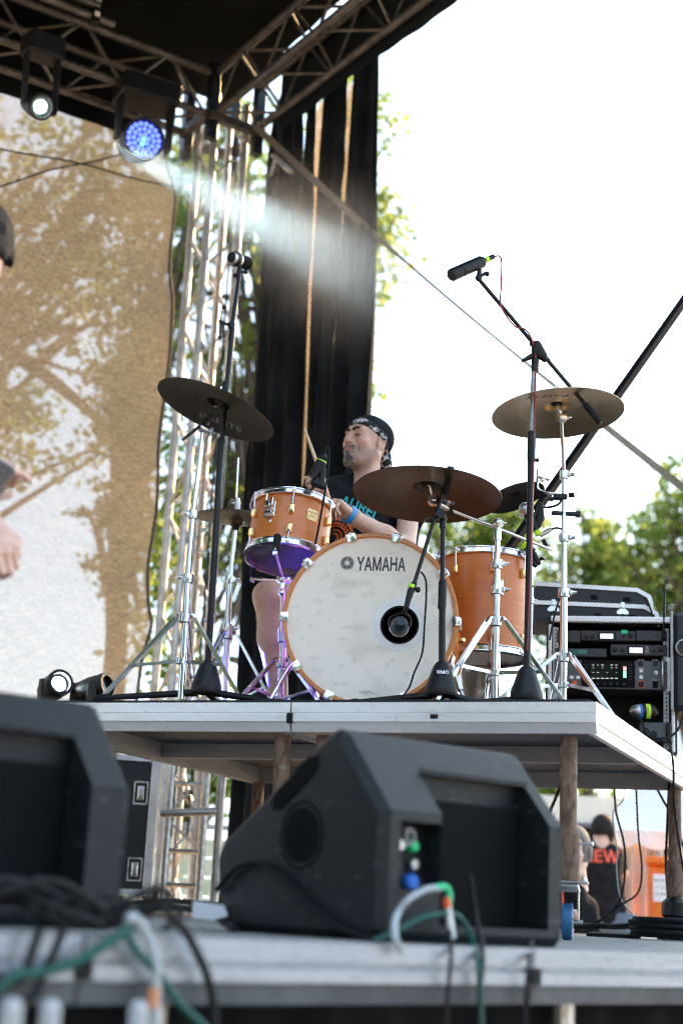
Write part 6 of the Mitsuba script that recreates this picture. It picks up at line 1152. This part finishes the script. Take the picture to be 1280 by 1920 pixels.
# --- crew behind the stage
cr_ = thing('person', 'man seen from behind in a black shirt with red lettering, hand at his face', 'person'); q = lambda px, py, d=11.4: at(px, py, d)
CHd = q(1131, 1560); CM = body_frame(CHd, A(.62, .78, -.05)); cw = lambda x, y, z: (CM @ A(x, y, z, 1))[:3]
cN = cw(0, -.03, -.17); cS1, cS2 = q(1088, 1606), q(1150, 1604); cP = q(1132, 1722); hand_c = q(1150, 1572, 11.62); cE = q(1166, 1640, 11.72)
put(cr_, 'body', cat([mv(snet(head_sdf, A(-.105, -.135, -.20), A(.105, .135, .140), .0065), CM), snet(worldsum([(cN, cP + Z * .1, .07, .14), (cS1, cS2, .065, .065), (cP + A(-.09, 0, 0), cP + A(-.1, 0, -.45), .09, .06), (cP + A(-.1, 0, -.45), cP + A(-.1, .02, -.95), .06, .045), (cP + A(.09, 0, 0), cP + A(.1, 0, -.45), .09, .06), (cP + A(.1, 0, -.45), cP + A(.1, .02, -.95), .06, .045), (cS2, cE, .05, .042), (cE, hand_c, .042, .03), (cS1, cS1 + A(-.06, -.02, -.3), .05, .042), (cS1 + A(-.06, -.02, -.3), cS1 + A(-.02, .1, -.52), .042, .03)], .03), A(cP[0] - .5, cP[1] - .4, -.98), A(cP[0] + .5, cP[1] + .4, cN[2] + .1), .016),
                           hand_mesh(body_frame(hand_c, A(-.25, .1, 1), A(1, -.2, .2)), [(30, 60, 40)] * 4, [A(.4, .8, -.4), A(.1, .9, -.4), A(0, .9, -.3)], None, .006)]), SKINP, True)
put(cr_, 'hair', shell_mesh(lambda p: head_sdf(p, False), .005, lambda p: np.maximum(p[:, 1] - .05 - (p[:, 2] > .05) * .06, -p[:, 2] - .080 + .012 * meshkit.noise(p * 90)), A(-.12, -.15, -.11), A(.12, .14, .15), .006, CM), HAIR, True)
csm = snet(lambda p: worldsum([(cS1 * .9 + cS2 * .1, cS2 * .9 + cS1 * .1, .088, .088), ((cS1 + cS2) / 2 - Z * .1, cP + Z * .02, .17, .165), (cS1 * .7 + cS2 * .3 - Z * .1, cS2 * .7 + cS1 * .3 - Z * .1, .12, .12)], .05)(p) + fold(p, 9, .022), np.minimum(cS1, cP) - .28, np.maximum(cS2, cS1) + .3, .012)
slv = snet(lambda p: np.maximum(worldsum([(cS2, cE, .075, .066)], .02)(p), (p - (cS2 + (cE - cS2) * .62)) @ unit(cE - cS2)), np.minimum(cS2, cE) - .12, np.maximum(cS2, cE) + .12, .010)
csk = put(cr_, 'shirt', cat([csm, slv]), BLACKC, True); put(cr_, 'trousers', snet(lambda p: worldsum([(cP + A(-.08, 0, 0), cP + A(.08, 0, 0), .155, .155), (cP + A(-.09, 0, 0), cP + A(-.1, 0, -.92), .115, .075), (cP + A(.09, 0, 0), cP + A(.1, 0, -.92), .115, .075)], .03)(p), A(cP[0] - .4, cP[1] - .3, -.98), A(cP[0] + .4, cP[1] + .3, cP[2] + .04), .016), mat('blue_jeans', (.10, .14, .20), .85), True)
tt = meshkit.text_mesh('CREW', .085, .001, True); tt.apply_translation([-tt.bounds[:, 0].mean(), -tt.bounds[:, 1].mean(), 0]); put(csk, 'lettering', decal(tt.subdivide_to_size(.03), facing(q(1116, 1605, 10.9), -view(q(1116, 1605))), csm, .006), REDP, False)
put(cr_, 'collar', tube([cN + A(.06 * math.cos(a), .06 * math.sin(a), -.02 - .01 * math.sin(a)) for a in np.linspace(0, 6.283, 14)], .012, 8), REDP)
cm_ = thing('person', 'grey-haired man in black crouching half hidden behind the near riser leg', 'person'); q = lambda px, py, d=7.75: at(px, py, d)
KHd = q(1074, 1597); KM_ = body_frame(KHd, A(-.42, -.9, -.12)); kw_ = lambda x, y, z: (KM_ @ A(x, y, z, 1))[:3]; kN = kw_(0, -.04, -.19) + A(-.03, 0, 0); kP = A(kN[0] - .02, kN[1] + .15, -.45); kS1, kS2 = kN + A(-.15, -.03, -.09), kN + A(.08, .08, -.10); kE = q(1052, 1760, 7.5); kH = q(1075, 1716, 7.2)
put(cm_, 'body', cat([mv(snet(head_sdf, A(-.105, -.135, -.20), A(.105, .135, .140), .0048), KM_), snet(worldsum([(kN, kP, .075, .14), (kS1, kS2, .07, .07), (kS1, kE, .05, .042), (kE, kH, .042, .028), (kS2, kS2 + A(.06, -.05, -.28), .05, .042)], .03), np.minimum(kP, kE) - A(.5, .55, .55), np.maximum(kS2, kP) + .35, .016)]), SKINP, True)
put(cm_, 'hair', shell_mesh(lambda p: head_sdf(p, False), .007, lambda p: np.maximum(p[:, 1] - .045 - (p[:, 2] > .07) * .05, -p[:, 2] - .05), A(-.12, -.15, -.10), A(.12, .14, .15), .0055, KM_), mat('grey_hair', (.16, .145, .13), .7), True)
put(cm_, 'shirt', snet(lambda p: worldsum([(kN - Z * .03, (kS1 + kS2) / 2 - Z * .05, .085, .11), (kS2, kS2 + A(.05, -.04, -.22), .07, .062), (kS1 * .9 + kS2 * .1, kS2 * .9 + kS1 * .1, .085, .085), ((kS1 + kS2) / 2 - Z * .1, kP, .10, .11), (kS1, kS1 + (kE - kS1) * .6, .07, .06)], .04)(p) + fold(p, 9, .02), np.minimum(kP, kE) - .3, np.maximum(kS2, kP) + .25, .012), BLACKC, True)
put(cm_, 'trousers', snet(lambda p: worldsum([(kP, kP + A(-.12, -.3, -.1), .11, .085), (kP + A(-.12, -.3, -.1), kP + A(-.12, -.2, -.5), .08, .06), (kP, kP + A(.0, -.3, -.1), .11, .085), (kP + A(.0, -.3, -.1), kP + A(.0, -.2, -.5), .08, .06)], .03)(p), kP - A(.4, .5, .62), kP + A(.3, .3, .2), .016), DENIM, True)
put(cm_, 'lanyard', cable([kN + A(-.05, -.06, .0), kN + A(-.06, -.16, -.10), kN + A(-.05, -.20, -.25)], .006), REDP)

# ------------------------------------------------------------------ smoke shaped to the lamp's beam
SLO, SHI = A(-1.5, 6.55, 2.5), A(.45, 7.55, 4.3)
gz, gy, gx = np.meshgrid(np.linspace(0, 1, 44), np.linspace(0, 1, 24), np.linspace(0, 1, 48), indexing='ij'); gp = np.stack([gx, gy, gz], -1)
wp_ = SLO + gp * (SHI - SLO); rel_ = wp_ - F1; al_ = rel_ @ AX1; rad_ = np.linalg.norm(rel_ - al_[..., None] * AX1, axis=-1)
drift = meshkit.fbm(wp_ * A(2.2, 2.2, 3.4), 4)
beam_cone = np.exp(-(rad_ / (.07 + .085 * al_.clip(0))) ** 2) * np.clip((al_ - .25) / .5, 0, 1) * np.clip((2.35 - al_) / .5, 0, 1) * (.35 + .65 * np.clip((al_ - .8) / .6, 0, 1))  # density follows the beam's widening cone, so the beam is in the shape
edge = np.clip(np.minimum(gp, 1 - gp).min(-1) / .12, 0, 1); dens = (beam_cone * edge * (.45 + 1.1 * drift)).astype(np.float32)
scene['smoke_medium'] = {'type': 'heterogeneous', 'albedo': .95, 'scale': .75, 'sigma_t': {'type': 'gridvolume', 'grid': mi.VolumeGrid(dens[..., None]), 'to_world': T().translate(SLO.tolist()).scale((SHI - SLO).tolist())}}
k = thing('stage_smoke', 'thin stage smoke shaped to the white lamp beam before the curtain', 'smoke', kind='stuff')
scene[k] = {'type': 'cube', 'to_world': T().translate(((SLO + SHI) / 2).tolist()).scale(((SHI - SLO) / 2).tolist()), 'bsdf': {'type': 'null'}, 'interior': {'type': 'ref', 'id': 'smoke_medium'}}
